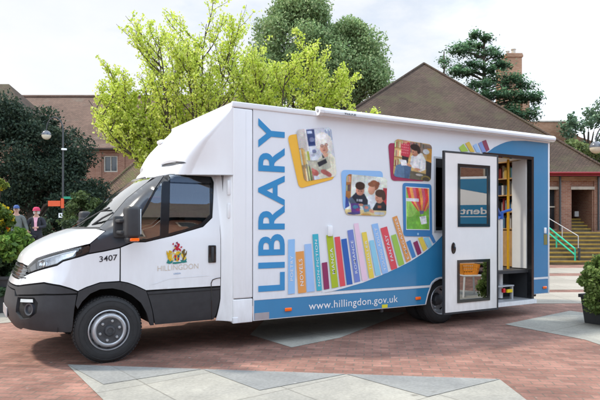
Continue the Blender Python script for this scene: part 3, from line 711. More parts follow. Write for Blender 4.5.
# --- wheels
def wheel(x, ysign, front, name='wheel'):
    """y0 = outer face; local z of the lathe points outwards"""
    yo = .085 if ysign < 0 else 2*YM-.085
    M = Matrix.Translation((x, yo, .358)) @ Matrix.Rotation(PI/2*(1 if ysign < 0 else -1), 4, 'X')
    R = .359; W = .225
    prof = [(.205, -W), (.24, -W), (.30, -W+.003), (R-.03, -W+.012), (R-.006, -W+.035), (R, -W+.07), (R, -.07), (R-.006, -.035), (R-.028, -.012), (.30, -.001), (.265, .002), (.235, -.004), (.215, -.012), (.208, -.03)]
    tm = MB(); tm.lathe(prof, M, 64)
    for g in (-.075, -.1125, -.15):
        pass
    for rr_ in (.262, .318): tm.lathe([(rr_-.003, .0005), (rr_, .0035), (rr_+.003, .0)], M, 64)
    t = tm.build(name, RUBBER, van, True, sharp=50)
    tr = MB()
    for k in range(60):      # tread lugs
        a = 2*PI*k/60
        for h in (-.055, -.115, -.17):
            Mk = M @ Matrix.Rotation(a+(.05 if h == -.115 else 0), 4, 'Z'); tr.box(R-.004, R+.005, -.0135, .0135, h-.022, h+.022, M=Mk)
    tr.build('tread', RUBBER, t)
    if front:
        MB().lathe([(.218, -.014), (.222, -.004), (.214, .002), (.206, -.004), (.204, -.012)], M, 48).build('rim', SILVER, t, True, sharp=50)
        MB().lathe([(.204, -.012), (.202, -.03), (.192, -.036), (.18, -.032)], M, 48).build('rim_dish', mat('grey_wheel_steel', (.10, .10, .11), .45, metal=.4, var=.2, scale=20), t, True, sharp=50)
        MB().lathe([(.186, -.03), (.184, -.0), (.176, .022), (.16, .032), (.146, .030), (.140, .020)], M, 48).build('hub_ring', SILVER, t, True, sharp=60)
        hm = MB().lathe([(.142, .02), (.09, .016), (.062, .016), (.058, .03), (.052, .042), (.034, .046), (.03, .036), (.001, .036)], M, 40).build('hub', STEELD, t, True, sharp=40)
        nr, nh, sl = .105, .016, .186
    else:
        MB().lathe([(.218, -.014), (.222, -.004), (.214, .002), (.206, -.004), (.2, -.03), (.185, -.10), (.15, -.12), (.10, -.122)], M, 48).build('rim', SILVER, t, True, sharp=50)
        hm = MB().lathe([(.10, -.122), (.085, -.118), (.08, -.06), (.06, -.045), (.001, -.045)], M, 40).build('hub', STEELD, t, True, sharp=40)
        nr, nh, sl = .118, -.118, .165
    for k in range(6):
        nm = MB(); a = 2*PI*(k+.25)/6; Mk = M @ Matrix.Translation((nr*math.cos(a), nr*math.sin(a), nh)); nm.lathe([(.016, 0), (.016, .016), (.011, .022), (.001, .022)], Mk, 6); nm.build('wheel_nut', SILVER, t)
    for k in range(12):
        sm = MB(); a = 2*PI*k/12
        if front: Mk = M @ Matrix.Rotation(a, 4, 'Z') @ Matrix.Translation((.192, 0, -.034)); sm.box(-.007, .007, -.016, .016, 0, .002, .0008, M=Mk)
        elif k % 2 == 0: Mk = M @ Matrix.Rotation(a, 4, 'Z') @ Matrix.Translation((.168, 0, -.107)); sm.box(-.014, .014, -.025, .025, 0, .004, .001, M=Mk)
        if sm.v: sm.build('vent_slot', DARK, t)
    return t
FAX = .012; RAX = 4.93
for sgn in (-1, 1):
    wheel(FAX, sgn, True); wheel(RAX, sgn, False)
for sgn in (-1, 1):          # inner twin tyres
    yo = .36 if sgn < 0 else 2*YM-.36
    M = Matrix.Translation((RAX, yo, .358)) @ Matrix.Rotation(PI/2*(1 if sgn < 0 else -1), 4, 'X')
    MB().lathe([(.2, -.225), (.33, -.22), (.358, -.17), (.358, -.06), (.33, -.01), (.2, 0)], M, 48).build('inner_twin_tyre', RUBBER, van, True, sharp=50)
# ------------------------------------------------------------------ library body: walls, openings, livery
BX0, BX1, BZ0, BZ1, BW = 1.435, 7.37, .326, 2.95, 2.30
PX = lambda px, py: (onY(px, py)[0], onY(px, py)[2])
def side(name, poly, m, y, parent, holes=(), rnd=0):
    P = smoothpoly(poly, rnd) if rnd else poly
    V, F = cdt(P, holes)
    VV = [(x, y, z) for x, z in V]; FF = []
    for f in F:
        a, b, c = (Vector(VV[i]) for i in f); FF.append(f if (b-a).cross(c-a).y < 0 else f[::-1])
    return mesh(name, VV, FF, m, parent)
ARCH = [(4.53, .326), (4.575, .46), (4.64, .60), (4.70, .655), (4.80, .69), (5.15, .69), (5.25, .66), (5.32, .57), (5.36, .326)]
WIN = [(4.69, 1.395), (5.52, 1.395), (5.52, 2.515), (4.69, 2.515)]
DX0, DX1, DZ1 = 5.75, 6.905, 2.625
out = [(1.70, .326)]+ARCH+[(DX0, .326), (DX0, DZ1), (DX1, DZ1), (DX1, .326), (BX1-.03, .326), (BX1-.03, BZ1-.02), (1.70, BZ1-.02)]
wall = side('side_wall', out, WHITEV, 0, van, [WIN])
# far side, front, rear, roof, floor
m = MB(); m.box(BX0, BX1, BW-.03, BW, BZ0, BZ1-.02); m.build('far_wall', WHITE2, van)
m = MB(); m.box(BX0, BX0+.03, .03, BW-.032, BZ0, BZ1-.02); m.build('front_wall', WHITE2, van)
m = MB(); m.box(BX1-.03, BX1-.003, .03, BW-.032, BZ0, BZ1-.02); m.build('rear_wall', WHITE2, van)
m = MB()
for (a, b, c, d) in ((BX0, 4.7, .0, BW), (7.1, BX1, .0, BW), (4.7, 7.1, .0, .75), (4.7, 7.1, 1.85, BW)):
    m.box(a, b, c+.004, d-.004, BZ1-.02, BZ1+.03)
roof = m.build('roof', WHITE2, van)
m = MB(); m.box(4.7, 7.1, .75, 1.85, BZ1+.0, BZ1+.012); m.build('added_skylight', LENS, roof)  # unseen roof pane, added so daylight reaches the shelves inside
m = MB(); m.box(BX0-.015, BX1+.01, -.012, .03, BZ1-.035, BZ1+.035, .012, seg=3); m.build('roof_rail', WHITE, roof, True)
m = MB(); m.box(BX0+.04, BX1-.04, .04, BW-.04, .70, .75); m.build('floor', mat('dark_vinyl_floor', (.03, .03, .032), .6), van)
# corner posts
m = MB(); m.box(BX0, 1.695, -.006, .05, .612, BZ1-.04, .016, seg=4); m.box(BX0, 1.695, -.004, .05, .315, .604, .012, seg=4); fp = m.build('corner_post', WHITE2, van, True)
m = MB(); m.box(1.602, 1.606, -.0075, .0, .63, 2.88); m.box(BX0-.006, 1.50, -.012, .03, .318, .39, .006); m.build('post_seam', WHITEV, fp)
m = MB(); m.box(BX1-.032, BX1+.006, -.008, .04, .326, BZ1-.04, .008); m.build('rear_corner_post', WHITE, van, True)
# chassis under the body
m = MB(); m.box(1.2, 7.0, .70, .80, .42, .60); m.box(1.2, 7.0, 1.5, 1.6, .42, .60); m.box(2.4, 3.5, .35, .68, .32, .62, .04); m.box(3.7, 4.3, 1.6, 2.0, .34, .66, .04)
m.tube([(RAX, .3, .36), (RAX, 2.0, .36)], .08, 10); m.tube([(.012, .3, .36), (.012, 2.0, .36)], .05, 10); m.lathe([(.01, -.16), (.14, -.1), (.17, 0), (.14, .1), (.01, .16)], Matrix.Translation((RAX, 1.15, .36)), 14)
m.tube([(.8, 1.1, .38), (RAX, 1.15, .38)], .045, 8); m.tube([(.6, 1.35, .34), (3.6, 1.35, .36), (4.3, 1.3, .36)], .05, 8)
m.build('chassis', DARK, van)
m = MB()
A = [(4.93+.44*math.cos(PI*i/16), .34+.40*math.sin(PI*i/16)) for i in range(17)]
for y0, y1 in ((.02, .66), (BW-.66, BW-.02)):
    m.add([(a, y0, b) for a, b in A]+[(a, y1, b) for a, b in A], [(i, i+1, 18+i, 17+i) for i in range(16)])
m.build('rear_wheel_liner', DARK, van)

# --- livery
curve = [PX(*p) for p in ((322, 291.9), (334, 289.6), (345, 286.6), (362.5, 281.6), (380, 274.6), (397.5, 266.8), (410, 260.4), (422, 252.8), (430, 246.5), (436, 240.6), (443, 233.2))]
tail = [PX(*p) for p in ((452, 221), (462, 205), (472, 185), (480, 167), (488, 151.8), (494, 147.3), (500, 144.3), (506, 142), (512, 140.8))]
Zs = .612
tail = [p for p in tail if not (p[0] < 5.56 and 1.36 < p[1])]     # stays clear of the window
b = curve+[(5.55, 1.37), (5.72, 1.6), (5.745, 2.2)]
right = [(5.745, 2.62), PX(485, 154.5)]+[p for p in tail if p[1] > 2.62]+[(6.6, 2.905), (7.335, 2.905), (7.335, Zs), (DX1+.002, Zs), (DX1+.002, DZ1+.002), (5.748, DZ1+.002)]
V_ = curve[:]
poly = curve+[(5.0, 1.30), (5.3, 1.37), (5.58, 1.37), (5.745, 2.0), (5.745, Zs), (5.335, Zs), (5.255, .668), (5.155, .70), (4.795, .70), (4.69, .662), (4.645, Zs)]
blue1 = side('blue_wave', poly, BLUEV, -.004, van)
side('blue_wave', [PX(484, 154.6), PX(488, 151.8), PX(494, 147.3), PX(500, 144.3), PX(506, 142), PX(512, 140.8), (6.75, 2.905), (7.335, 2.905), (7.335, Zs), (DX1+.002, Zs), (DX1+.002, DZ1+.002), (5.9, DZ1+.002)], BLUEV, -.004, van)
side('blue_skirt', [(1.715, .336), (4.518, .336), (4.565, .47), (4.615, .575), (1.715, .575)], BLUEV, -.004, van)
side('blue_skirt', [(5.37, .336), (5.745, .336), (5.745, .575), (5.335, .575)], BLUEV, -.004, van)
side('blue_skirt', [(DX1+.002, .336), (7.335, .336), (7.335, .575), (DX1+.002, .575)], BLUEV, -.004, van)
def strip(name, pts, w, m_, y):
    L_ = []; R_ = []
    for i, p in enumerate(pts):
        a = pts[max(0, i-1)]; c = pts[min(len(pts)-1, i+1)]; l = math.hypot(c[0]-a[0], c[1]-a[1]); n = (-(c[1]-a[1])/l*w/2, (c[0]-a[0])/l*w/2)
        L_.append((p[0]+n[0], y, p[1]+n[1])); R_.append((p[0]-n[0], y, p[1]-n[1]))
    k = len(pts); return mesh(name, L_+R_, [(i, k+i, k+i+1, i+1) for i in range(k-1)], m_, van)
strip('white_stripe', [(1.715, .594), (4.60, .594)], .030, WHITEV, -.006)
strip('white_stripe', [(4.60, .594), (4.645, .650), (4.72, .695), (4.80, .71), (5.15, .71), (5.27, .68), (5.345, .58), (5.375, .336)], .024, WHITEV, -.0075)
strip('white_stripe', [(4.62, .60), (4.56, .48), (4.515, .336)], .020, WHITEV, -.0065)
strip('white_stripe', [(DX1+.03, .594), (7.335, .594)], .034, WHITEV, -.006)
strip('white_swoosh', curve, .030, WHITEV, -.006)
BOOKC = dict(lb='8fbde8', or_='dd9a55', lb2='9cc0ea', te='3fb0c4', ma='8c3560', ol='a8bb30', re='d9525c', db='2d63b0', sb='6f84c6', pk='e6c9dc', ye='e3cd57', aq='8ecbe3', ya='92bdec', gr='9cc455', bl='4585c2')
_bm = {}
def vinyl(h):
    if h not in _bm: _bm[h] = mat('printed_colour_'+str(len(_bm)), hx(h), .35, var=.03, scale=3., coat=.15)
    return _bm[h]
z3 = lambda x, y: (280+x/5.717, 230+y/5.717)
z5 = lambda x, y: (335+x/5, 210+y/5)
spines = [('lb', z3, (45, 55), (83, 52), (83, 362), (45, 368), 'POETRY', .24, .70), ('or_', z3, (88, 125), (134, 120), (148, 357), (103, 362), 'NOVELS', .17, .82), ('lb2', z3, (138, 82), (177, 78), (197, 350), (153, 355), None, 0, 0),
          ('te', z3, (183, 25), (216, 22), (238, 345), (208, 348), 'NON-FICTION', .08, .90), ('ma', z3, (237, 188), (268, 183), (281, 335), (250, 341), None, 0, 0), ('ol', z3, (262, 30), (300, 27), (332, 325), (295, 333), 'MANGA', .26, .75),
          ('re', z3, (309, 41), (340, 37), (372, 318), (342, 324), None, 0, 0), ('db', z5, (29, 147), (56, 142), (86, 370), (58, 375), None, 0, 0), ('sb', z5, (60, 103), (88, 97), (125, 357), (97, 364), 'ROMANCE', .17, .80),
          ('pk', z5, (92, 68), (115, 65), (162, 350), (135, 356), None, 0, 0), ('ye', z5, (131, 113), (155, 109), (194, 338), (170, 343), 'THRILLER', .17, .82), ('aq', z5, (169, 153), (192, 150), (228, 325), (202, 331), None, 0, 0),
          ('ya', z5, (181, 72), (212, 66), (265, 313), (236, 322), 'YOUNG ADULT', .06, .92), ('re', z5, (225, 92), (258, 82), (310, 290), (280, 301), 'FANTASY', .20, .82), ('gr', z5, (278, 128), (303, 120), (345, 270), (318, 282), None, 0, 0),
          ('or_', z5, (284, 37), (308, 28), (378, 248), (355, 262), 'E-MAGAZINES', .05, .95), ('bl', z5, (355, 160), (375, 150), (403, 232), (386, 242), None, 0, 0), ('ma', z5, (389, 163), (410, 153), (431, 215), (412, 227), None, 0, 0),
          ('ye', z5, (413, 140), (435, 135), (459, 193), (441, 207), None, 0, 0), ('aq', z5, (440, 140), (465, 135), (484, 180), (465, 192), None, 0, 0), ('bl', z5, (470, 130), (485, 122), (503, 160), (490, 168), None, 0, 0)]
for k, (c, zf, tl, tr, br, bl, txt, a, b_) in enumerate(spines):
    q = [PX(*zf(*p)) for p in (tl, tr, br, bl)]; yy = -.008-.0006*(k % 4)
    bo = side('printed_spine', q, vinyl(BOOKC[c]), yy, van)
    if txt:
        TL, TR, BR, BL = (Vector(p) for p in q)
        lo = .30; hi = .72
        p = lambda w, h: (BL+(BR-BL)*w)*(1-h)+(TL+(TR-TL)*w)*h
        lettering('spine_title', txt, quadmap(p(hi, a), p(hi, b_), p(lo, b_), p(lo, a), lambda x, z, yy=yy: (x, yy-.003, z)), WHITEV, bo, .004, 1.1)
    bo['label'] = 'printed book spine%s' % (' reading '+txt if txt else ' without a title')
zt = lambda x, y: (380+x/3.333, 120+y/3.333)
for k, (c, P) in enumerate((('a9c94a', [(262, 92), (277, 79), (294, 104), (270, 106)]), ('e0bb45', [(283, 78), (296, 72), (315, 107), (300, 106)]), ('9cc0ea', [(309, 85), (320, 78), (335, 108), (321, 108)]), ('7f96d0', [(326, 78), (337, 72), (353, 106), (340, 109)]), ('8c3050', [(339, 71), (352, 66), (364, 99), (353, 106)]))):
    side('printed_spine', [PX(*zt(*p)) for p in P], vinyl(c), -.008, van)
ws = lambda h: vinyl(h)
LIBB = mat('library_blue_lettering', hx('378bc0'), .3, var=.03, coat=.2)
L0 = PX(258, 292)[1]; L1 = PX(258, 118)[1]; lx0 = PX(258, 200)[0]; lx1 = PX(284.5, 200)[0]
lettering('library_lettering', 'LIBRARY', lambda u, v: (lx1+(lx0-lx1)*v, -.006, L0+(L1-L0)*u), LIBB, van, .022, 1.12)
u0 = onY(308.5, 309)[0]; u1 = onY(397.5, 300)[0]
lettering('web_address', 'www.hillingdon.gov.uk', lambda u, v: (u0+(u1-u0)*u, -.007, .372+.128*v), mat('white_lettering', (.82, .83, .85), .4, var=.02), van, .004, 1.06)
# small fittings on the side
for x, z in ((2.19, .432), (4.365, .432), (7.24, .43)):
    m = MB(); m.box(x-.05, x+.05, -.022, -.003, z-.022, z+.022, .009, seg=3); m.build('side_marker', AMBER, van, True)
m = MB(); m.box(1.72, 1.92, -.0065, -.0045, .336, .42); m.build('foil_plate', mat('foil_sticker', (.45, .46, .5), .4, metal=.5), van)
m = MB(); m.box(3.70, 3.80, -.0075, -.0045, .337, .385); m.build('warning_sticker', vinyl('d8d032'), van)
m = MB(); m.box(3.71, 3.75, .02, .06, .27, .336, .01); m.box(7.0, 7.1, .05, .15, .28, .336, .01); m.build('tie_down', PLASTIC, van)
m = MB(); x, z = PX(329.5, 231); m.box(x-.035, x+.035, -.03, -.002, z-.07, z+.07, .01); m.build('wall_vent', WHITE2, van, True)
m = MB(); x, z = PX(544.6, 230.5); m.box(x-.03, x+.03, -.02, -.004, z-.05, z+.05, .008); m.build('switch_cover', WHITE2, van, True)
x, z = PX(545.2, 239.5); m = MB(); m.box(x-.045, x+.045, -.008, -.0045, z-.09, z+.09); m.build('warning_sticker', vinyl('7a7434'), van)
# --- awning cassette
prof = [(0, 0), (-.03, -.012), (-.08, -.008), (-.105, .016), (-.11, .05), (-.092, .080), (-.055, .094), (0, .097)]
xs_ = (2.63, 7.40); V = []; F = []
for x in xs_:
    for (y, z) in prof: V.append((x, y-.005, z+2.935))
n = len(prof); F = [(i, i+1, n+i+1, n+i) for i in range(n-1)]+[tuple(range(n))[::-1], tuple(range(n, 2*n))]
aw = mesh('awning_cassette', V, F, WHITE, van, True, sharp=50)
m = MB(); m.add([(2.60, y*1.08-.004, (z-.05)*1.1+2.985) for y, z in prof]+[(2.66, y*1.08-.004, (z-.05)*1.1+2.985) for y, z in prof], [(i, i+1, n+i+1, n+i) for i in range(n-1)]+[tuple(range(n))[::-1]]); m.build('end_cap', WHITE2, aw, True)
m = MB(); m.lathe([(.001, .012), (.02, .012), (.026, .004), (.026, 0)], Matrix.Translation((2.602, -.06, 2.985)) @ Matrix.Rotation(-PI/2, 4, 'Y'), 14); m.build('crank_socket', ALU, aw, True)
lettering('maker_name', 'THULE', lambda u, v: (2.98+.19*u, -.1185+.004*(v-.5), 2.957+.024*v), INK, aw, .02)
m = MB(); m.tube([(2.62, -.112, 2.951), (7.39, -.112, 2.951)], .004, 5); m.build('lead_rail', ALU, aw)

# --- printed photographs and the tablet
def printed(name, q, a, y, label, back=None, backcol=None, rb=.1, rp=.1):
    q = [PX(*p) for p in q]
    if back:
        bq = [PX(*p) for p in back]; c = []
        for i in range(4):
            p0 = Vector(bq[i-1]); p = Vector(bq[i]); p1 = Vector(bq[(i+1) % 4]); r = .07
            A_ = p+(p0-p).normalized()*r; B_ = p+(p1-p).normalized()*r
            for t in np.linspace(0, 1, 7): c.append(tuple(A_*(1-t)**2+p*2*t*(1-t)+B_*t*t))
        ob = side('picture_backing', c, vinyl(backcol), y+.003, van)
    o = print_mesh(name, a, quadmap(q[3], q[2], q[1], q[0], lambda x, z: (x, y, z)), van, rp)
    o['label'] = label; return o
zw = lambda x, y: (280+x/5.708, 120+y/5.708)
p = Pic(110, 150, (.80, .82, .86))
p.rect(0, 0, .27, 1, (.74, .72, .70)).rect(.24, 0, .28, .5, (.86, .86, .86)).rect(.28, .02, .50, .34, (.20, .27, .45)).rect(.30, .05, .44, .10, (.75, .8, .9)).ell(.40, .22, .07, .05, (.45, .5, .65)).rect(.29, .26, .48, .31, (.13, .2, .4))
p.rect(.32, .36, .52, .62, (.86, .89, .93)).ell(.42, .45, .06, .04, (.45, .5, .62)).ell(.37, .52, .05, .03, (.7, .73, .8))
p.rect(.78, .0, 1, .35, (.84, .88, .92)); [p.rect(.8+.04*i, .05+.03*(i % 2), .825+.04*i, .27, (.5, .58, .7)) for i in range(5)]
p.rect(0, .36, .12, 1, (.62, .52, .36)).books(.0, .36, .26, .68, 5, [(.75, .62, .3), (.86, .8, .7), (.5, .42, .36), (.82, .72, .5)], 3).books(.06, .66, .30, 1.0, 7, [(.88, .86, .82), (.6, .5, .42), (.8, .55, .35), (.35, .3, .3), (.9, .8, .6)], 5)
p.poly([(.48, .62), (.68, .50), (.86, .50), (1.0, .62), (1.0, 1.0), (.45, 1.0)], (.86, .85, .77)).poly([(.66, .52), (.74, .70), (.82, .52)], (.82, .62, .52)).poly([(.62, .50), (.70, .60), (.64, .66)], (.25, .25, .27)).poly([(.86, .52), (.78, .72), (.84, .74)], (.76, .75, .66))
p.poly([(.86, .60), (.9, .95), (.95, .62)], (.78, .77, .68)).ell(.71, .36, .135, .17, (.80, .60, .50), -.1, .18).ell(.70, .22, .21, .13, (.90, .89, .86)).ell(.55, .30, .07, .13, (.88, .87, .84)).ell(.89, .34, .08, .17, (.86, .85, .82)).ell(.68, .17, .13, .06, (.97, .97, .95))
p.ell(.66, .355, .045, .03, (.45, .33, .3)).ell(.66, .355, .033, .02, (.78, .62, .55)).ell(.79, .345, .045, .03, (.45, .33, .3)).ell(.79, .345, .033, .02, (.78, .62, .55)).ell(.71, .45, .04, .014, (.66, .35, .33)).ell(.72, .405, .016, .02, (.70, .48, .4))
p.poly([(.17, .60), (.46, .63), (.50, .90), (.30, .92)], (.62, .62, .56)).poly([(.45, .63), (.78, .58), (.86, .80), (.50, .90)], (.70, .70, .63)).poly([(.46, .67), (.72, .62), (.75, .70), (.49, .76)], (.16, .17, .2)).poly([(.20, .63), (.44, .65), (.47, .86), (.31, .88)], (.70, .69, .62))
p.ell(.36, .86, .10, .06, (.68, .36, .33), .3).ell(.31, .80, .05, .03, (.72, .42, .38), .6).ell(.64, .88, .12, .05, (.70, .38, .36), .35).ell(.74, .93, .1, .05, (.66, .36, .34), .4)
printed('photo_print', [zw(*q) for q in ((88, 55), (290, 41), (323, 320), (137, 353))], p.finish(3), -.010, 'printed photo of a white-haired woman reading an open book', [zw(*q) for q in ((40, 88), (240, 60), (312, 335), (108, 392))], 'e9b443')
zc = lambda x, y: (335+x/6.667, 160+y/6.667)
p = Pic(130, 130, (.84, .87, .84))
p.rect(0, 0, .12, .62, (.62, .40, .22)).books(.01, .02, .11, .2, 4, [(.8, .7, .5), (.5, .3, .2)], 1).books(.01, .22, .11, .42, 4, [(.85, .8, .6), (.4, .3, .3)], 2).rect(.43, .0, .45, .5, (.70, .75, .72)).rect(.90, .28, 1, .9, (.70, .16, .20)).rect(.84, 0, 1, .28, (.88, .90, .84))
p.poly([(.48, .56), (.60, .48), (.76, .50), (.78, .80), (.50, .82)], (.88, .90, .93)).ell(.67, .23, .12, .13, (.50, .28, .18)).ell(.76, .18, .05, .05, (.48, .26, .16)).ell(.615, .34, .085, .13, (.80, .58, .47), .1, .12).ell(.62, .21, .1, .06, (.52, .30, .19))
p.poly([(.12, .58), (.24, .44), (.44, .46), (.53, .62), (.53, .78), (.15, .76)], (.13, .15, .20)).rect(.26, .60, .40, .66, (.75, .78, .82)).rect(.29, .60, .31, .66, (.13, .15, .2)).ell(.335, .38, .10, .13, (.74, .50, .40), 0, .1).ell(.335, .27, .115, .10, (.20, .13, .10)).ell(.30, .40, .015, .01, (.2, .12, .1)).ell(.37, .40, .015, .01, (.2, .12, .1))
p.poly([(.66, .82), (.74, .66), (.92, .62), (1.0, .74), (1.0, 1.0), (.68, .95)], (.12, .13, .15)).rect(.78, .73, .87, .80, (.58, .30, .22)).ell(.81, .53, .105, .15, (.80, .55, .44), -.1, .12).ell(.83, .42, .125, .10, (.24, .15, .11)).ell(.92, .5, .05, .1, (.24, .15, .11)).ell(.75, .54, .014, .01, (.2, .12, .1)).ell(.77, .62, .03, .01, (.6, .3, .28))
p.rect(0, .86, 1, 1, (.82, .74, .52)).poly([(.05, .62), (.14, .55), (.36, .82), (.24, .92)], (.30, .36, .45)).poly([(.12, .72), (.33, .70), (.36, .96), (.16, .98)], (.36, .22, .52)).ell(.24, .80, .07, .05, (.25, .5, .62)).ell(.30, .86, .05, .04, (.55, .2, .4)).poly([(.40, .74), (.58, .72), (.62, .88), (.46, .92)], (.38, .52, .60)).ell(.50, .80, .05, .04, (.75, .45, .4)).poly([(0, .55), (.06, .60), (.10, .78), (0, .85)], (.20, .28, .55))
p.ell(.37, .74, .06, .03, (.78, .55, .45)).ell(.63, .88, .07, .04, (.80, .57, .46), .5).rect(.70, .90, .95, .97, (.72, .74, .76)).ell(.2, .96, .15, .03, (.25, .25, .45)).ell(.5, .98, .12, .03, (.78, .6, .3))
printed('photo_print', [zc(*q) for q in ((74, 92), (346, 119), (338, 374), (64, 364))], p.finish(3), -.010, 'printed photo of two boys and a woman looking at books', [zc(*q) for q in ((38, 66), (318, 74), (312, 340), (54, 336))], '8fbbe8')
zm = lambda x, y: (380+x/6.667, 130+y/6.667)
p = Pic(130, 140, (.80, .66, .42))
p.rect(0, 0, .22, 1, (.78, .64, .40)); [p.books(.01, .02+.24*i, .21, .22+.24*i, 7, [(.85, .78, .55), (.7, .55, .35), (.6, .3, .25), (.9, .85, .7)], i) for i in range(4)]; [p.rect(0, .22+.24*i, .24, .245+.24*i, (.62, .45, .25)) for i in range(4)]
p.rect(.40, .02, 1, .3, (.50, .42, .36)).books(.40, .0, .78, .14, 10, [(.45, .35, .3), (.6, .5, .4), (.35, .3, .3)], 9).rect(.86, .12, 1, .5, (.80, .55, .20)).ell(.84, .22, .09, .07, (.84, .86, .86))
p.poly([(.17, .12), (.30, .02), (.40, .05), (.42, .34), (.38, .46), (.18, .42)], (.72, .20, .26)); [p.ell(.20+.05*(i % 4), .12+.07*(i//4), .012, .018, (.86, .58, .6)) for i in range(16)]
p.poly([(.20, .42), (.38, .44), (.36, .60), (.22, .58)], (.16, .14, .16)).ell(.27, .03, .07, .06, (.78, .55, .44))
p.poly([(.44, .40), (.58, .28), (.74, .28), (.84, .46), (.84, .70), (.70, .78), (.42, .66)], (.88, .88, .88)).poly([(.44, .42), (.52, .36), (.50, .62), (.42, .64)], (.80, .81, .83)).poly([(.66, .44), (.70, .44), (.69, .72), (.66, .72)], (.76, .77, .8)).ell(.55, .26, .095, .125, (.72, .49, .38), .2, .14).ell(.54, .15, .13, .085, (.15, .11, .09), .1).ell(.64, .22, .045, .09, (.16, .12, .1)).ell(.49, .28, .016, .01, (.18, .1, .08)).ell(.5, .36, .03, .01, (.52, .28, .24))
p.poly([(.06, .70), (.26, .60), (.46, .66), (.44, 1.0), (.02, 1.0)], (.34, .47, .60)).poly([(.26, .66), (.46, .68), (.40, 1), (.30, 1)], (.26, .37, .50)).poly([(.44, .78), (.92, .82), (.92, 1.0), (.42, 1.0)], (.38, .36, .30)).poly([(.84, .46), (1.0, .50), (1.0, .95), (.86, .9)], (.20, .19, .20)).ell(.86, .95, .13, .09, (.55, .48, .24)).ell(.86, .96, .095, .065, (.30, .27, .22))
p.poly([(.14, .52), (.32, .52), (.36, .66), (.20, .68)], (.90, .90, .90)).ell(.40, .64, .07, .035, (.76, .54, .42), .4).ell(.62, .72, .08, .03, (.78, .56, .44), .1).ell(.68, .86, .1, .03, (.75, .74, .70))
printed('photo_print', [zm(*q) for q in ((97, 58), (344, 98), (336, 344), (84, 310))], p.finish(3), -.010, 'printed photo of a seated man in a white shirt reading', [zm(*q) for q in ((52, 86), (316, 100), (300, 342), (72, 338))], '9c2f55')
zb = lambda x, y: (398+x/5, 170+y/5)
bq = [PX(*zb(*q)) for q in ((21, 64), (166, 71), (169, 333), (26, 331))]; c = []
for i in range(4):
    p0 = Vector(bq[i-1]); pp = Vector(bq[i]); p1 = Vector(bq[(i+1) % 4]); A_ = pp+(p0-pp).normalized()*.055; B_ = pp+(p1-pp).normalized()*.055
    for t in np.linspace(0, 1, 7): c.append(tuple(A_*(1-t)**2+pp*2*t*(1-t)+B_*t*t))
tb = side('tablet_print', c, vinyl('3f7fb8'), -.0075, van); tb['label'] = 'printed blue tablet with a hot-air balloon on its screen'
p = Pic(90, 150, (.50, .74, .26))
p.ell(.5, .9, .8, .25, (.44, .70, .24)).ell(.15, .5, .3, .2, (.58, .79, .34))
for k in range(9):
    t = k/8-.5; c1 = [(.85, .25, .24), (.92, .62, .30), (.80, .36, .45)][k % 3]
    p.poly([(.52+t*1.0, .0), (.52+(t+.125)*1.0, .0), (.60+(t+.125)*.95, .28), (.66+(t+.1)*.3, .56), (.66+t*.3, .56), (.60+t*.95, .28)], c1)
p.rect(.0, .27, .55, .34, (.86, .88, .90)).poly([(.56, .55), (.76, .55), (.72, .62), (.60, .63)], (.40, .40, .55)).rect(.60, .62, .61, .70, (.35, .4, .3)).rect(.75, .6, .76, .70, (.35, .4, .3)).poly([(.56, .69), (.84, .66), (.88, .84), (.64, .87)], (.88, .90, .92)).ell(.72, .7, .1, .03, (.75, .78, .82))
a = p.finish(1); a[:3] = a[-3:] = (.86, .9, .93); a[:, :2] = a[:, -2:] = (.86, .9, .93)
sq = [PX(*zb(*q)) for q in ((36, 82), (154, 90), (156, 301), (38, 299))]
o = print_mesh('screen', a, quadmap(sq[3], sq[2], sq[1], sq[0], lambda x, z: (x, -.011, z)), tb)
x, z = PX(*zb(98, 320)); m = MB(); m.lathe([(.001, 0), (.018, 0)], Matrix.Translation((x, -.0095, z)) @ Matrix.Rotation(PI/2, 4, 'X'), 16); m.build('home_button', vinyl('9cc4e4'), tb)

# --- window in the side wall
def framebox(mb, x0, x1, z0, z1, w, y0, y1, M=None):
    mb.box(x0, x1, y0, y1, z0, z0+w, M=M); mb.box(x0, x1, y0, y1, z1-w, z1, M=M); mb.box(x0, x0+w, y0, y1, z0+w, z1-w, M=M); mb.box(x1-w, x1, y0, y1, z0+w, z1-w, M=M); return mb
m = MB(); framebox(m, 4.685, 5.525, 1.39, 2.52, .028, -.012, .04); wn = m.build('side_window', ALU, van)
m = MB(); m.box(4.712, 5.498, .010, .014, 1.417, 2.493); m.build('pane', WINGLASS, wn)

# --- doorway, step well, sill
m = MB(); f = .055
m.box(DX0-.02, DX1+.025, -.03, .06, DZ1-.03, DZ1+.022); m.box(DX1-.03, DX1+.025, -.03, .06, .21, DZ1-.031); m.box(DX0-.02, DX0+.03, -.03, .06, .21, DZ1-.031)
fr = m.build('doorway_frame', GLOSSB, van)
m = MB(); m.box(5.70, 6.94, -.075, .40, .185, .262, .01); m.build('entrance_sill', ALU, van)
m = MB(); m.box(5.70, 6.94, -.077, -.0755, .19, .258); m.build('sill_edge', WHITE2, van)
m = MB(); m.box(DX0+.03, DX1-.03, .44, .47, .25, .752); m.box(DX0, DX0+.02, .0, .46, .24, .75); m.box(DX1-.028, DX1-.0, .065, .46, .24, .755); m.build('step_well', PLASTIC, van)
m = MB(); m.box(5.80, 6.60, .10, .43, .475, .50, .006); m.box(6.56, 6.60, .12, .16, .262, .475); m.build('folding_step', ALU, van)
m = MB(); m.box(6.33, 6.39, .10, .14, .38, .45, .01); m.build('isolator_switch', vinyl('d01820'), van); m = MB(); m.box(6.43, 6.56, .10, .13, .375, .43, .004); m.build('hazard_plate', vinyl('e6c400'), van)
m = MB(); m.box(6.86, 6.90, .07, .36, .765, 2.60, .004); wp_ = m.build('inner_partition', CREAM, van)
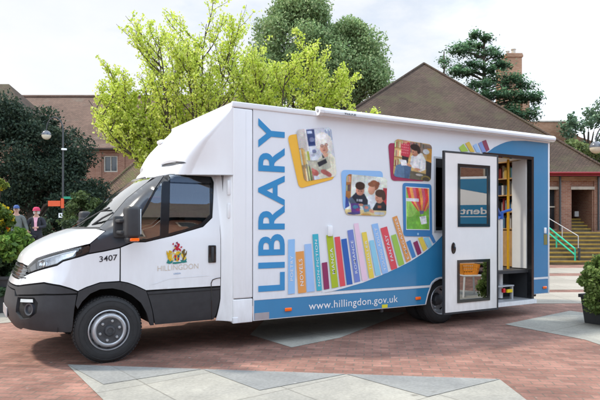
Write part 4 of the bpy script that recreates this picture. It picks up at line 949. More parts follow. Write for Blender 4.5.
m = MB(); m.tube([(6.69, .30, .75), (6.69, .30, 2.62)], .022, 12); m.build('grab_pole', YELLOWP, van, True)
m = MB(); m.tube([(6.40, .22, .28), (6.40, .22, 1.62)], .04, 12); da = m.build('door_arm_post', WHITE2, van, True)
m = MB(); m.tube([(6.40, .22, 1.60), (6.40, .22, 1.72)], .05, 10); m.tube([(6.40, .22, 1.66), (5.85, -.1, 1.90), (5.62, -.19, 1.92)], .024, 8); m.tube([(6.40, .22, 1.70), (6.62, .18, 1.76)], .022, 8); m.tube([(6.40, .22, 1.64), (5.7, -.16, 1.50)], .022, 8); m.build('door_arm', mat('blue_arm_paint', hx('2f63b8'), .35), da, True)
# --- entrance door standing out from the side
MD = Matrix.Translation((4.60, -.285, 0)) @ Matrix.Rotation(math.radians(-1.), 4, 'Z'); DW = 1.12; z0, z1 = .206, 2.572
WU = (.285, .925, 1.485, 2.385); WL = (.275, .925, .372, .975)
def rect(a): return [(a[0], a[2]), (a[1], a[2]), (a[1], a[3]), (a[0], a[3])]
V, F = cdt([(.028, z0+.028), (DW-.028, z0+.028), (DW-.028, z1-.028), (.028, z1-.028)], [rect(WU), rect(WL)])
VV = []; FF = []
for y in (-.004, .024): VV += [MD @ Vector((x, y, z)) for x, z in V]
k = len(V)
for f_ in F:
    a, b, c = (Vector((V[i][0], 0, V[i][1])) for i in f_)
    g = f_ if (b-a).cross(c-a).y < 0 else f_[::-1]
    FF.append(g); FF.append(tuple(i+k for i in g[::-1]))
ed = mesh('entrance_door', VV, FF, mat('white_door_paint', (.80, .80, .79), .16, var=.02, coat=.6), van)
m = MB(); framebox(m, 0, DW, z0, z1, .026, -.008, .026, MD); m.build('door_edge_seal', PLASTIC, ed)
for wdw, nm in ((WU, 'door_window'), (WL, 'door_window')):
    m = MB(); framebox(m, wdw[0]-.012, wdw[1]+.012, wdw[2]-.012, wdw[3]+.012, .045, -.014, .032, MD); w_ = m.build(nm, GLOSSB, ed)
    m = MB(); m.box(wdw[0]+.02, wdw[1]-.02, .0, .004, wdw[2]+.02, wdw[3]-.02, M=MD); m.build('pane', DOORGLASS, w_)
m = MB(); m.lathe([(.001, .016), (.03, .016), (.042, .008), (.045, 0)], MD @ Matrix.Translation((.19, -.006, 1.165)) @ Matrix.Rotation(PI/2, 4, 'X') @ Matrix.Diagonal((1, 1.9, 1, 1)), 20); m.build('door_handle', GLOSSB, ed, True)
m = MB(); m.box(.06, DW-.06, .026, .06, 1.18, 1.22, M=MD); m.box(.06, DW-.06, .026, .06, .30, .34, M=MD); m.build('inner_rail', ALU, ed)

# --- shelving and books inside
def shelf_unit(name, M, width, zs, depth):
    m = MB(); top = zs[-1]+.30
    m.box(0, width, depth-.015, depth, .76, top, M=M); m.box(-.02, 0, 0, depth, .76, top, M=M); m.box(width, width+.02, 0, depth, .76, top, M=M)
    for z in zs+[top]: m.box(0, width, .0, depth-.016, z-.02, z, M=M)
    return m.build(name, WOOD, van)
zs = [.84+.30*i for i in range(6)]
MF = Matrix.Translation((4.3, 1.98, 0)); MR = Matrix.Translation((7.05, 1.72, 0)) @ Matrix.Rotation(-PI/2, 4, 'Z')
shelf_unit('bookshelf', MF, 2.68, zs, .26); shelf_unit('bookshelf', MR, 1.30, zs, .26)
m = MB(); m.box(7.03, 7.045, .43, 1.71, .765, 1.40); m.build('cupboard_front', WOOD, van)
bcols = [hx(c) for c in ('7a2a26', '2e3f66', 'b9a98a', '3a5a44', 'c8c2b4', '8a4a2a', '25262c', '5b7f9a', 'a63a3a', 'c9a54a', '6a4a6a', 'd9d6cf', '3d6f8f', '884f5f')]
bmesh_ = []
for c in bcols:
    mb = MB(); mb.box(0, 1, 0, 1, 0, 1); me = bpy.data.meshes.new('book'); me.from_pydata(mb.v, [], mb.f); me.update()
    ca = me.color_attributes.new('Col', 'FLOAT_COLOR', 'CORNER'); ca.data.foreach_set('color', list(c+(1,))*len(me.loops)); me.materials.append(BOOK); bmesh_.append(me)
def fill_books(M, a, b_, label, group, n):
    rr = random.Random(n)
    for z in zs[1:] if n == 1 else zs[2:]:
        x = a
        while x < b_:
            w = rr.uniform(.03, .058)
            if rr.random() > .06:
                o = bpy.data.objects.new('book', rr.choice(bmesh_)); COL.objects.link(o)
                h = rr.uniform(.17, .25); d = rr.uniform(.14, .19)
                o.matrix_world = M @ Matrix.Translation((x, .23-d, z+.001)) @ Matrix.Diagonal((w-.002, d-.01, h, 1)); tag(o, label, 'book', group)
            x += w
fill_books(MF, 1.95, 2.66, 'book on the shelves inside the van seen through the narrow side window', 'books behind the side window', 1)
fill_books(MR, .42, 1.28, 'book on the wooden shelves inside the van seen through the open doorway', 'books inside the open doorway', 2)
# ------------------------------------------------------------------ THE PLACE
MC = Matrix(((RX[0], FW[0], 0, CAM[0]), (RX[1], FW[1], 0, CAM[1]), (0, 0, 1, 0), (0, 0, 0, 1)))     # right, away, up
def cfm(name, mb, mats, parent=None, smooth=False, uv=True):
    mb.v = [tuple(MC @ Vector(v)) for v in mb.v]
    return mb.build(name, mats, parent, smooth, uv)
def sheet(name, P, m, z):
    V, F = cdt(P, grid=0)
    FF = []
    for f in F:
        a, b, c = (Vector((*V[i], 0)) for i in f); FF.append(f if (b-a).cross(c-a).z > 0 else f[::-1])
    return tag(mesh(name, [(x, y, z) for x, y in V], FF, m), kind='structure')
g = lambda px, py: onZ(px, py)[:2]
sheet('ground', [(-300, -300), (300, -300), (300, 300), (-300, 300)], PAVE, 0)
sheet('slab_paving', [g(67.5, 365.2), g(500, 379.9), g(526, 400), (2.3, -4.2), (1.2, -5.6), (-.4, -5.6), g(103, 400)], SLAB, .004)
def saw(a, b_, inw, n, z):
    a = Vector(a); d = (Vector(b_)-a)/n; w = Vector(inw)
    for k in range(n): sheet('edge_paving', [tuple(a+d*k), tuple(a+d*(k+1)), tuple(a+d*(k+.5)+w)], SLABG, z)
saw(g(67.5, 365.2), g(500, 379.9), (-.42, -.53), 3, .008)
sheet('slab_paving', [g(505, 324.5), g(538, 317.5), g(570, 311), g(600, 315), (9.2, -1.6), (8.2, -4.6), (5.4, -4.4), g(600, 345), g(585, 340)], SLAB, .004)
sheet('slab_paving', [g(291.7, 347.7), g(250, 335), (3.4, 2.6), (5.2, 1.2), g(340, 338)], SLAB, .004)
sheet('slab_paving', [g(-60, 312), g(-60, 327), g(0, 323.5), g(30, 321), g(80, 312), g(80, 303), g(0, 310)], SLABB, .004)
sheet('slab_paving', [g(500, 304), g(700, 303), g(760, 291), g(700, 292), g(560, 292.5), g(480, 293)], SLABB, .004)
sheet('slab_paving', [g(440, 290), g(545, 290), g(700, 289), g(760, 277), g(600, 276), g(440, 276.5)], SLABB, .004)
sheet('slab_paving', [g(400, 273.6), g(700, 273.2), g(760, 268), g(600, 268), g(400, 268.6)], SLABB, .004)
def terr():
    m = MB(); m.box(-60, -4.9, 13.0, 70, 0, .35, .02); return tag(cfm('terrace', m, SLABB), kind='structure')
terr()

# --- vegetation builder: many small folded leaves in one mesh
def leaves(name, P, size, cols, m, parent=None, aspect=1.6, flat=0., droop=0.):
    n = len(P); P = np.asarray(P); size = np.broadcast_to(size, n)
    d = rng.normal(size=(n, 3)); d[:, 2] = d[:, 2]*(1-flat)-droop; d /= np.linalg.norm(d, axis=1)[:, None]+1e-9
    h = rng.normal(size=(n, 3)); h[:, 2] += flat*3; s = np.cross(d, h); s /= np.linalg.norm(s, axis=1)[:, None]+1e-9
    u = np.cross(s, d); L = size[:, None]*aspect*.5; W = size[:, None]*.5
    V = np.stack([P-d*L, P+s*W+u*W*.25, P+d*L, P-s*W+u*W*.25], 1).reshape(-1, 3)
    me = bpy.data.meshes.new(name); me.vertices.add(4*n); me.vertices.foreach_set('co', V.ravel().astype(np.float32))
    me.loops.add(4*n); me.loops.foreach_set('vertex_index', np.arange(4*n, dtype=np.int32)); me.polygons.add(n)
    me.polygons.foreach_set('loop_start', np.arange(0, 4*n, 4, dtype=np.int32)); me.update(calc_edges=True)
    ca = me.color_attributes.new('Col', 'FLOAT_COLOR', 'CORNER'); c = np.concatenate([np.repeat(np.asarray(cols), 4, 0), np.ones((4*n, 1))], 1)
    ca.data.foreach_set('color', c.ravel().astype(np.float32))
    return link(name, me, m, parent)
def shades(n, cols, var=.25):
    cols = np.asarray(cols); k = rng.integers(0, len(cols), n); c = cols[k]*(1+rng.uniform(-var, var, (n, 1))); return np.clip(c, 0, 1)
def clumps(C, per, shell=.55):
    """C: list of (centre, (rx, ry, rz)); leaves spread in each, denser toward the skin"""
    out = []; br = []
    for c, r in C:
        d = rng.normal(size=(per, 3)); d /= np.linalg.norm(d, axis=1)[:, None]; k = rng.uniform(shell**3, 1, per)**(1/3)
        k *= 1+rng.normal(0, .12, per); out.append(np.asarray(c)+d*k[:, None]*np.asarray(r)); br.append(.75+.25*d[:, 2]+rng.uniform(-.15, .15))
    return np.concatenate(out), np.concatenate(br)
def ell_clumps(E, n, cr, squash=.7, up=-.4):
    """clump centres over the skin of ellipsoids E: (centre in right/away/up, radii)"""
    C = []
    w = np.array([e[1][0]*e[1][2] for e in E]); w = w/w.sum()
    for e, k in zip(E, (w*n).astype(int)):
        for _ in range(max(4, k)):
            d = rng.normal(size=3); d /= np.linalg.norm(d)
            if d[2] < up: d[2] = abs(d[2])
            r = rng.uniform(.72, 1.02); p = np.asarray(e[0])+d*r*np.asarray(e[1]); s = cr*rng.uniform(.6, 1.35)
            C.append((np.array(MC @ Vector(p)), (s, s, s*squash)))
    return C
def bush_thing(name, label, cat, E, n, cr, per, size, cols, m, trunk=None, group=None, bright=.6, shell=.3, squash=.7, core=True):
    base = MC @ Vector((trunk[0], trunk[1], trunk[2])); root = empty(name, base, 0, label, cat, group)
    off = np.array(base)
    C = ell_clumps(E, n, cr, squash); P, b = clumps(C, per, shell); P = P-off
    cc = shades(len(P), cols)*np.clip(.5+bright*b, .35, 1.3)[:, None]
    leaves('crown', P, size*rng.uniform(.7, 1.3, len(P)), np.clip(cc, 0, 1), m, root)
    t = MB(); H = max(e[0][2] for e in E)
    r0 = trunk[3]; t.tube([(0, 0, 0), (r0*.3, 0, H*.3), (0, r0*.4, H*.6), (0, 0, H)], [r0, r0*.8, r0*.6, r0*.25], 9)
    for e in E:
        q = np.array(MC @ Vector(e[0]))-off
        for k in range(5):
            a = rng.uniform(0, 6.28); rr = e[1][0]*.75; tip = Vector((q[0]+rr*math.cos(a), q[1]+rr*math.sin(a), q[2]+e[1][2]*rng.uniform(-.2, .6)))
            s = Vector((0, 0, min(H*.6, max(.2*H, q[2]*.55)))); mid = (s+tip)/2+Vector((0, 0, .1*H)); t.tube([s, mid, tip], [r0*.4, r0*.25, r0*.08], 6)
    t.build('trunk', BARK, root, True)
    return root
# dark yew at the left
yew = [(.026, .048, .03), (.034, .06, .036), (.018, .034, .023), (.05, .072, .04)]
bush_thing('yew_tree', 'broad dark evergreen yew tree behind the lamp post and the two walkers', 'tree',
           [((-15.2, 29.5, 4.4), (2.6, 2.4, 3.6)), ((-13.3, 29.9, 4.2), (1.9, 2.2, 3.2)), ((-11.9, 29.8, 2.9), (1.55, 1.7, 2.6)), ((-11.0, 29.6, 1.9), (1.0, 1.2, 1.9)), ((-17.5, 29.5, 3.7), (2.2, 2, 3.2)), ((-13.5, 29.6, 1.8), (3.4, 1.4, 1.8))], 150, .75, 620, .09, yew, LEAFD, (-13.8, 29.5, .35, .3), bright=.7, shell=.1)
# holm oak beyond
oak = [(.25, .37, .15), (.31, .43, .18), (.19, .29, .12), (.38, .46, .22)]
bush_thing('evergreen_oak', 'tall grey-green evergreen oak with a double rounded crown above the van roof', 'tree',
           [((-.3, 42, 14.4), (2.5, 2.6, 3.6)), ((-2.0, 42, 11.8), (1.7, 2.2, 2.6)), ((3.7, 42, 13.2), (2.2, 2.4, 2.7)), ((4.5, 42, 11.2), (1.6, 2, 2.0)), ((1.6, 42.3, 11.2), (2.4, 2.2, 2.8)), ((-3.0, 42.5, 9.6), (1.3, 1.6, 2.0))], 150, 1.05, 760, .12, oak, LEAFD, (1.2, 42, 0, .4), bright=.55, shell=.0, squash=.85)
# trees at the right edge
bush_thing('cypress_tree', 'blue-green feathery tree rising behind the brick parapet at the right', 'tree',
           [((21.3, 44, 8.2), (1.3, 1.2, 1.8)), ((23.0, 44, 8.6), (1.2, 1.2, 2.3)), ((22.0, 44, 6.4), (1.9, 1.4, 1.6)), ((24.5, 44, 7.4), (1.4, 1.3, 2.2))], 46, .5, 110, .15, [(.12, .20, .12), (.17, .25, .15), (.08, .14, .085)], LEAFD, (22, 44, 0, .25), bright=.7, shell=.1, squash=1.3)
bush_thing('laurel_bush', 'yellowish green bushy tree in front of the parapet wall', 'tree',
           [((19.4, 41.5, 6.0), (1.5, 1.2, 1.5)), ((21.4, 41.5, 5.6), (1.6, 1.2, 1.9)), ((18.4, 41.5, 5.2), (1.0, 1, 1.2))], 40, .5, 130, .16, [(.15, .21, .07), (.20, .25, .09), (.10, .14, .05)], LEAFD, (20, 41.5, 0, .25), bright=.7, shell=.2)
# cedar: flat shelves of needles
def cedar(name, label, X, Z, layers, tr, n_per):
    base = MC @ Vector((X, Z, 0)); off = np.array(base); root = empty(name, base, 0, label, 'tree')
    t = MB(); top = max(l[2] for l in layers)+.5
    t.tube([(0, 0, 0), (.05, 0, top*.5), (0, 0, top)], [tr, tr*.7, .04], 8)
    P = []; B = []
    for (x0, x1, z) in layers:
        k = max(2, int((x1-x0)*1.5)); tilt = rng.uniform(-.22, .10)
        for i in range(k):
            x = x0+(x1-x0)*(i+.5)/k+rng.uniform(-.2, .2); dep = rng.uniform(-.8, .8)*(1-abs((x-X)/4.2)); rx = rng.uniform(.35, .7)
            droop = tilt*abs(x-X)+rng.uniform(-.22, .22); rx *= rng.uniform(.7, 1.35)
            c = np.array(MC @ Vector((x, Z+dep, z+droop))); n = n_per
            d = rng.normal(size=(n, 3))*np.array([rx*.55, rx*.55, rng.uniform(.08, .24)]); P.append(c+d); B.append(.7+.9*np.clip(d[:, 2]/.2, -.6, .6)+rng.uniform(-.12, .12))  # needle colour lightened upward to stand for sunlit tops
            e = Vector(c-off); s = Vector((0, 0, e.z-.25-.12*abs(x-X))); t.tube([s, (s+e)/2+Vector((0, 0, .08)), e], [.06, .045, .015], 5)
    P = np.concatenate(P)-off; B = np.concatenate(B)
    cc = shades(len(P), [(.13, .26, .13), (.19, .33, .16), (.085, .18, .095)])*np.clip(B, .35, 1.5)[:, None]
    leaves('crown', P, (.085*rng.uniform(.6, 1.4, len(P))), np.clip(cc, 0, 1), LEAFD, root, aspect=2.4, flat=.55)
    t.build('trunk', BARK, root, True)
zz = lambda y, Z: 1.5+(225-y)*Z/FPX
xx = lambda x, Z: (x-300)*Z/FPX
Zc = 37.
cl = [(468, 486, 39), (458, 474, 44), (474, 498, 46), (454, 470, 52), (482, 503, 55), (450, 478, 61), (490, 512, 64), (462, 484, 70), (452, 470, 75), (486, 520, 74), (470, 500, 82), (500, 532, 80), (462, 486, 88), (496, 540, 89), (474, 506, 97), (512, 541, 99), (468, 490, 103), (490, 534, 108), (480, 512, 115), (508, 538, 118), (488, 530, 125)]
cedar('cedar_tree', 'dark cedar tree with flat layered branches in front of the brick chimney', xx(484, Zc), Zc, [(xx(a, Zc), xx(b, Zc), zz(y, Zc)) for a, b, y in cl], .3, 330)
cedar('conifer_spire', 'thin pointed conifer tip showing left of the cedar above the tiled roof', xx(444, 45), 45, [(xx(444-w, 45), xx(444+w, 45), zz(y, 45)) for w, y in ((2, 58), (3, 62), (4.5, 67), (6, 72), (7, 78), (9, 85), (11, 93), (12, 101))], .15, 70)

# spring tree: ascending branches hung with small fresh leaves
def spring_tree(label, X, Z, stems, seed, lean, hmax):
    base = MC @ Vector((X, Z, 0)); root = empty('maple_tree', base, 0, label, 'tree', 'spring green trees behind the van'); rr = random.Random(seed)
    t = MB(); Lf = []
    t.tube([(0, 0, 0), (.03, 0, 1.2), (0, .03, 2.3)], [.15, .125, .11], 9)
    def branch(p, d, L, r, lev):
        pts = [Vector(p)]; k = 6 if lev < 2 else 4; dd = Vector(d)
        for i in range(k):
            dd = (dd+Vector((rr.uniform(-.16, .16), rr.uniform(-.16, .16), .10 if lev < 2 else .04))).normalized(); pts.append(pts[-1]+dd*L/k)
        t.tube(pts, [max(.004, r*(1-.8*i/k)) for i in range(k+1)], 6 if lev == 0 else 4, cap=False)
        if lev == 2 or (lev == 1):
            for i in range(1 if lev == 2 else 3, k+1):
                q = pts[i-1].lerp(pts[i], rr.random())
                for _ in range(rr.choice((4, 7, 11)) if lev == 2 else 7): Lf.append((q+Vector((rr.gauss(0, .048), rr.gauss(0, .048), rr.gauss(.012, .042)))))
        if lev < 2:
            n = 13 if lev == 0 else 6
            for i in range(n):
                f = .25+.72*i/n; ii = min(k-1, int(f*k)); q = pts[ii].lerp(pts[ii+1], f*k-ii); dv = (pts[ii+1]-pts[ii]).normalized()
                a = rr.uniform(0, 6.28); side_ = Vector((math.cos(a), math.sin(a), rr.uniform(-.15, .45)))
                nd_ = (dv*.75+side_*.8).normalized(); branch(q, nd_, L*(.42 if lev == 0 else .42)*rr.uniform(.65, 1.2)*(1.15-f*.55), r*.42, lev+1)
    for (az, el, L) in stems:
        # azimuth measured from 'right' of the camera station
        v = Vector((math.cos(az)*math.cos(el), math.sin(az)*math.cos(el), math.sin(el))); v = (MC.to_3x3() @ v).normalized()
        branch((0, 0, 2.2), v, L, .045, 0)
    P = np.array(Lf); n = len(P)
    col = shades(n, [(.61, .72, .11), (.68, .78, .16), (.50, .63, .08), (.74, .80, .25)], .18)
    leaves('crown', P, (.054*rng.uniform(.5, 1.4, n)), col, LEAF, root, aspect=1.25)
    t.build('trunk', BARK, root, True)
R_ = math.radians
A_ = [(180, 27, 3.7), (172, 22, 3.3), (178, 38, 3.5), (165, 44, 3.8), (195, 64, 4.4), (120, 74, 4.7), (20, 72, 4.7), (-10, 55, 3.9), (185, 25, 2.9), (270, 60, 3.8), (150, 31, 3.0), (60, 60, 3.9), (170, 58, 4.3), (0, 80, 4.6), (30, 48, 3.8), (175, 32, 3.3)]
B_ = [(175, 45, 3.4), (150, 64, 4.1), (90, 75, 4.2), (10, 62, 4.1), (0, 42, 3.6), (5, 29, 3.4), (200, 62, 3.9), (-20, 55, 3.5), (270, 60, 3.6), (30, 38, 2.9)]
spring_tree('bare-branched maple with fresh yellow-green leaves, left of the van fairing', -2.85, 15.5, [(R_(a), R_(e), l) for a, e, l in A_], 4, 0, 7.4)
spring_tree('fresh yellow-green maple rising above the van roof', -.6, 16.0, [(R_(a), R_(e), l) for a, e, l in B_], 9, 0, 6.8)

# --- buildings
GLASSW = mat('dark_window_glass', (.02, .024, .028), .08, var=.2, coat=.5)
def roof_faces(mb, eaves, apex, z_e, thick=.12):
    """hip roof: eave corners (X, Z) in order, apex list (X, Z, z) shared"""
    n = len(eaves)
    for i in range(n):
        a = eaves[i]; b = eaves[(i+1) % n]
        if len(apex) == 1: mb.add([(*a, z_e), (*b, z_e), apex[0]], [(0, 1, 2)])
    return mb
def pavilion(label, eaves, apex, ze, wall_boxes, tilem, fascia=REDP):
    b = empty('brick_pavilion', MC @ Vector((eaves[0][0], eaves[0][1], 0)), 0, label, 'building'); inv = Matrix.Translation(-b.location)
    def cf(name, mb, mats, uv=True):
        mb.v = [tuple(inv @ (MC @ Vector(v))) for v in mb.v]; return mb.build(name, mats, b, False, uv)
    m = MB(); roof_faces(m, eaves, [apex], ze+.02); rf = cf('roof', m, tilem)
    m = MB()
    for i in range(4):
        a = Vector((*eaves[i], ze)); c = Vector(apex); m.tube([a+Vector((0, 0, .06)), c+Vector((0, 0, .04))], .065, 6)
    o = cf('hip_tiles', m, tilem); o.parent = rf
    m = MB(); x0, x1 = eaves[0][0], eaves[1][0]; y0, y1 = eaves[0][1], eaves[2][1]
    m.box(x0, x1, y0, y0+.04, ze-.13, ze+.01); m.box(x0, x1, y1-.04, y1, ze-.13, ze+.01); m.box(x0, x0+.04, y0+.041, y1-.041, ze-.13, ze+.01); m.box(x1-.04, x1, y0+.041, y1-.041, ze-.13, ze+.01)
    m.tube([(x0, y0-.05, ze+.0), (x1, y0-.05, ze+.0)], .055, 6)
    cf('fascia', m, fascia)
    m = MB(); m.box(x0+.05, x1-.05, y0+.05, y1-.05, ze-.06, ze-.03); cf('soffit', m, mat('dark_soffit', (.08, .05, .04), .8))
    m = MB()
    for w in wall_boxes: m.box(*w)
    cf('wall', m, BRICK)
    return b, cf
ZE = 3.81
pv, pcf = pavilion('brick entrance pavilion with a large brown pyramid roof behind the van', [(-1.9, 25.6), (13.85, 25.6), (13.85, 42), (-1.9, 42)], (7.3, 34, 11.0), ZE,
    [(-1.4, 10.6, 26.2, 26.6, 0, 3.7), (11.65, 12.33, 26.2, 26.6, 0, 3.7), (13.27, 13.6, 26.2, 26.6, 0, 3.7), (10.6, 11.65, 26.2, 26.6, 3.22, 3.7), (12.33, 13.27, 26.2, 26.6, 3.22, 3.7), (10.6, 11.65, 26.2, 26.6, 0, 1.32),
     (11.9, 12.32, 26.61, 31, 0, 3.7), (13.28, 13.6, 26.61, 41, 0, 3.7), (-1.4, 11.8, 31, 31.4, 0, 3.7), (12.0, 13.6, 32, 32.3, 0, 3.7), (11.70, 12.28, 26.12, 26.2, .6, 3.5), (11.78, 12.2, 26.06, 26.12, .6, 3.46), (13.32, 13.6, 26.12, 26.2, .6, 3.5)], TILE)
m = MB(); m.box(10.55, 11.72, 26.10, 26.19, 3.10, 3.24, .015); m.box(12.26, 13.34, 26.10, 26.19, 3.10, 3.24, .015); pcf('lintel', m, STONE)
m = MB(); m.box(-1.4, 13.6, 26.10, 26.199, 3.50, 3.57); m.box(-1.4, 13.6, 26.06, 26.198, 3.575, 3.69); pcf('brick_cornice', m, BRICKO)
m = MB(); m.box(10.62, 11.63, 26.4, 26.43, 1.3, 3.2); pcf('window', m, GLASSW)
m = MB(); m.box(10.62, 10.68, 26.36, 26.40, 1.3, 3.2); m.box(11.10, 11.15, 26.36, 26.40, 1.3, 3.2); m.box(10.6, 11.65, 26.36, 26.399, 2.3, 2.36); pcf('window_frame', m, STONE)
m = MB(); m.box(12.34, 13.26, 31.5, 31.55, 1.5, 3.3); pcf('dark_door', m, GLASSW)
m = MB(); m.tube([(11.72, 26.0, 1.25), (11.72, 26.0, 3.72)], .045, 8); m.tube([(13.45, 26.0, 1.25), (13.45, 26.0, 3.72)], .045, 8); pcf('downpipe', m, LAMPB, False)
m = MB(); m.box(13.05, 13.24, 27.4, 27.5, 1.9, 2.15); pcf('wall_notice', m, WHITE2)

def steps():
    b = empty('entrance_steps', MC @ Vector((12, 21.7, 0)), 0, 'brown stone steps with yellow painted edges leading to the brick doorway', 'steps'); inv = Matrix.Translation(-b.location)
    m = MB(); y = MB()
    for i in range(8):
        z = .15*(i+1); Z0 = 21.7+.34*i; m.box(7.5, 19, Z0, (26.15 if i == 7 else Z0+.36), z-.15, z, .008); y.box(7.5, 19, Z0-.004, Z0+.085, z-.055, z+.004)
    for i in range(4):
        z = 1.2+.15*(i+1); Z0 = 26.3+.32*i; m.box(12.335, 13.265, Z0, (31.5 if i == 3 else Z0+.34), z-.15, z); y.box(12.335, 13.265, Z0-.004, Z0+.08, z-.055, z+.004)
    for n, mb, mt in (('tread', m, STEPC), ('nosing', y, YNOSE)):
        mb.v = [tuple(inv @ (MC @ Vector(v))) for v in mb.v]; mb.build(n, mt, b)
steps()
def handrail(name, label, P, Q, h, r, mt, grp=None, n=3, two=True):
    b = empty(name, MC @ Vector(P), 0, label, 'handrail', grp); inv = Matrix.Translation(-b.location); m = MB()
    P = Vector(P); Q = Vector(Q); U = Vector((0, 0, h))
    m.tube([P+U, Q+U], r, 8); m2 = MB()
    if two: m.tube([P+U*.62, Q+U*.62], r, 8)
    for i in range(n):
        a = P.lerp(Q, i/(n-1)); m2.tube([a-Vector((0, 0, .1)), a+U], r, 8)
    for nm, mb in (('rail', m), ('post', m2)):
        mb.v = [tuple(inv @ (MC @ Vector(v))) for v in mb.v]; mb.build(nm, mt, b, True)
handrail('green_handrail', 'turquoise green tubular handrail going up the steps beside the van', (10.37, 21.75, 0), (10.06, 24.2, 1.1), .60, .03, GREENP)
handrail('metal_handrail', 'thin grey metal handrail behind the green one on the steps', (10.9, 22.6, .45), (10.55, 24.6, 1.2), .62, .018, ALU, two=False)
m = MB(); m.tube([(10.62, 21.95, .15), (10.62, 21.95, .55)], .045, 8); m.tube([(10.62, 21.95, .55), (10.62, 21.95, .62)], .06, 8); tag(cfm('bollard', m, LAMPB, None, True), 'short black post standing on the lowest step beside the green handrail', 'bollard')

# parapet block, chimney
b = empty('brick_block', MC @ Vector((18, 46, 0)), 0, 'plain brick block with a stepped parapet between the cedar and the right-hand trees', 'building'); inv = Matrix.Translation(-b.location)
m = MB(); zt = zz(122, 46)
prof_ = [(15, 0), (15, zt), (xx(566, 46), zt), (xx(566, 46), zz(127, 46)), (xx(580, 46), zz(137, 46)), (24.5, zz(146, 46)), (24.5, 0)]
n = len(prof_); m.add([(x, 46, z) for x, z in prof_]+[(x, 50, z) for x, z in prof_], [tuple(range(n))[::-1], tuple(range(n, 2*n))]+[(i, (i+1) % n, n+(i+1) % n, n+i) for i in range(n)])
m.v = [tuple(inv @ (MC @ Vector(v))) for v in m.v]; m.build('wall', BRICKO, b, False, True)
m = MB(); m.box(14.9, xx(566, 46)+.05, 45.93, 50.05, zt+.002, zt+.10); m.v = [tuple(inv @ (MC @ Vector(v))) for v in m.v]; m.build('coping', STONE, b, False, True)
Zh = 43.
b = empty('brick_chimney', MC @ Vector((xx(514.5, Zh), Zh, 0)), 0, 'tall square orange brick chimney with pots behind the cedar', 'chimney'); inv = Matrix.Translation(-b.location)
x0, x1 = xx(507, Zh), xx(522, Zh); m = MB(); m.box(x0, x1, Zh, Zh+1.2, 0, zz(57, Zh)); m.box(x0-.07, x1+.07, Zh-.07, Zh+1.27, zz(57, Zh)+.002, zz(54.5, Zh)); m.box(x0-.03, x1+.03, Zh-.03, Zh+1.23, zz(54.5, Zh)+.002, zz(53, Zh)); m.box(x1-.1, x1+.45, Zh-.3, Zh+1.3, 0, zz(100, Zh)); m.box(x0-.5, x0-.002, Zh-.1, Zh+1, 0, zz(59, Zh)); m.v = [tuple(inv @ (MC @ Vector(v))) for v in m.v]; m.build('stack', BRICKO, b, False, True)
m = MB(); xm = xx(516, Zh); m.lathe([(.16, 0), (.15, .35), (.19, .38), (.19, .45), (.05, .5)], Matrix.Translation((xm, Zh+.5, zz(53, Zh))), 12); m.lathe([(.12, 0), (.11, .25), (.14, .27), (.14, .32)], Matrix.Translation((xm-.4, Zh+.6, zz(53, Zh))), 12); m.v = [tuple(inv @ (MC @ Vector(v))) for v in m.v]; m.build('chimney_pot', STONE, b, True)

# mid pavilion with a mossy roof, left
pv2, pcf2 = pavilion('low brick pavilion with a mossy pyramid roof and red gutter beyond the windscreen', [(-11.3, 32), (-1.2, 32), (-1.2, 43), (-11.3, 43)], (-6.26, 38, 9.75), zz(197.5, 32),
    [(-10.9, -1.6, 32.45, 32.8, 0, 2.95), (-10.9, -10.5, 32.81, 42.6, 0, 2.95), (-1.9, -1.6, 32.81, 42.6, 0, 2.95), (-10.9, -9.9, 32.40, 32.449, 0, 2.8)], TILEM)
# long brick range with a weathered roof
b = empty('brick_range', MC @ Vector((-18, 42, 0)), 0, 'long brick building with a weathered red tiled roof behind the yew', 'building'); inv = Matrix.Translation(-b.location)
def cfb(name, mb, mt, uv=True, parent=None):
    mb.v = [tuple(inv @ (MC @ Vector(v))) for v in mb.v]; o = mb.build(name, mt, parent or b, False, uv)
    return o
ez = zz(148, 41.6); rz = zz(97, 50)
wx0, wx1, wz0, wz1 = xx(103.5, 42), xx(117.5, 42), zz(172, 42), zz(155.5, 42)
m = MB(); m.box(-34, wx0, 42, 42.4, 0, ez); m.box(wx1, -3.2, 42, 42.4, 0, ez); m.box(wx0, wx1, 42, 42.4, 0, wz0); m.box(wx0, wx1, 42, 42.4, wz1, ez); m.box(-3.6, -3.2, 42.41, 58, 0, ez)
m.box(wx0-.55, wx0-.12, 41.9, 41.998, 0, ez-.3); m.box(wx1+.12, wx1+.55, 41.9, 41.998, 0, ez-.3); m.box(-34, -3.2, 41.86, 41.999, ez-.28, ez-.12); cfb('wall', m, BRICK)
m = MB(); m.add([(-34, 41.5, ez), (-2.9, 41.5, ez), (-2.9, 43.3, ez+.75), (-34, 43.3, ez+.75)], [(0, 1, 2, 3)]); m.add([(-34, 43.3, ez+.75), (-2.9, 43.3, ez+.75), (-2.9, 50, rz), (-34, 50, rz)], [(0, 1, 2, 3)]); m.add([(-34, 50, rz), (-2.9, 50, rz), (-2.9, 58, ez), (-34, 58, ez)], [(0, 1, 2, 3)]); m.add([(-2.9, 41.5, ez), (-2.9, 58, ez), (-2.9, 50, rz), (-2.9, 43.3, ez+.75)], [(0, 1, 2, 3)]); m.tube([(-34, 50, rz+.05), (-2.9, 50, rz+.05)], .14, 6); rf = cfb('roof', m, TILER)
m = MB(); m.box(-34, -2.9, 41.46, 41.54, ez-.12, ez+.0); cfb('fascia', m, mat('dark_brown_fascia', (.06, .035, .025), .6))
m = MB(); framebox(m, wx0, wx1, wz0, wz1, .09, 42.1, 42.16); m.box((wx0+wx1)/2-.03, (wx0+wx1)/2+.03, 42.1, 42.159, wz0+.09, wz1-.09); wn_ = cfb('window', m, STONE)
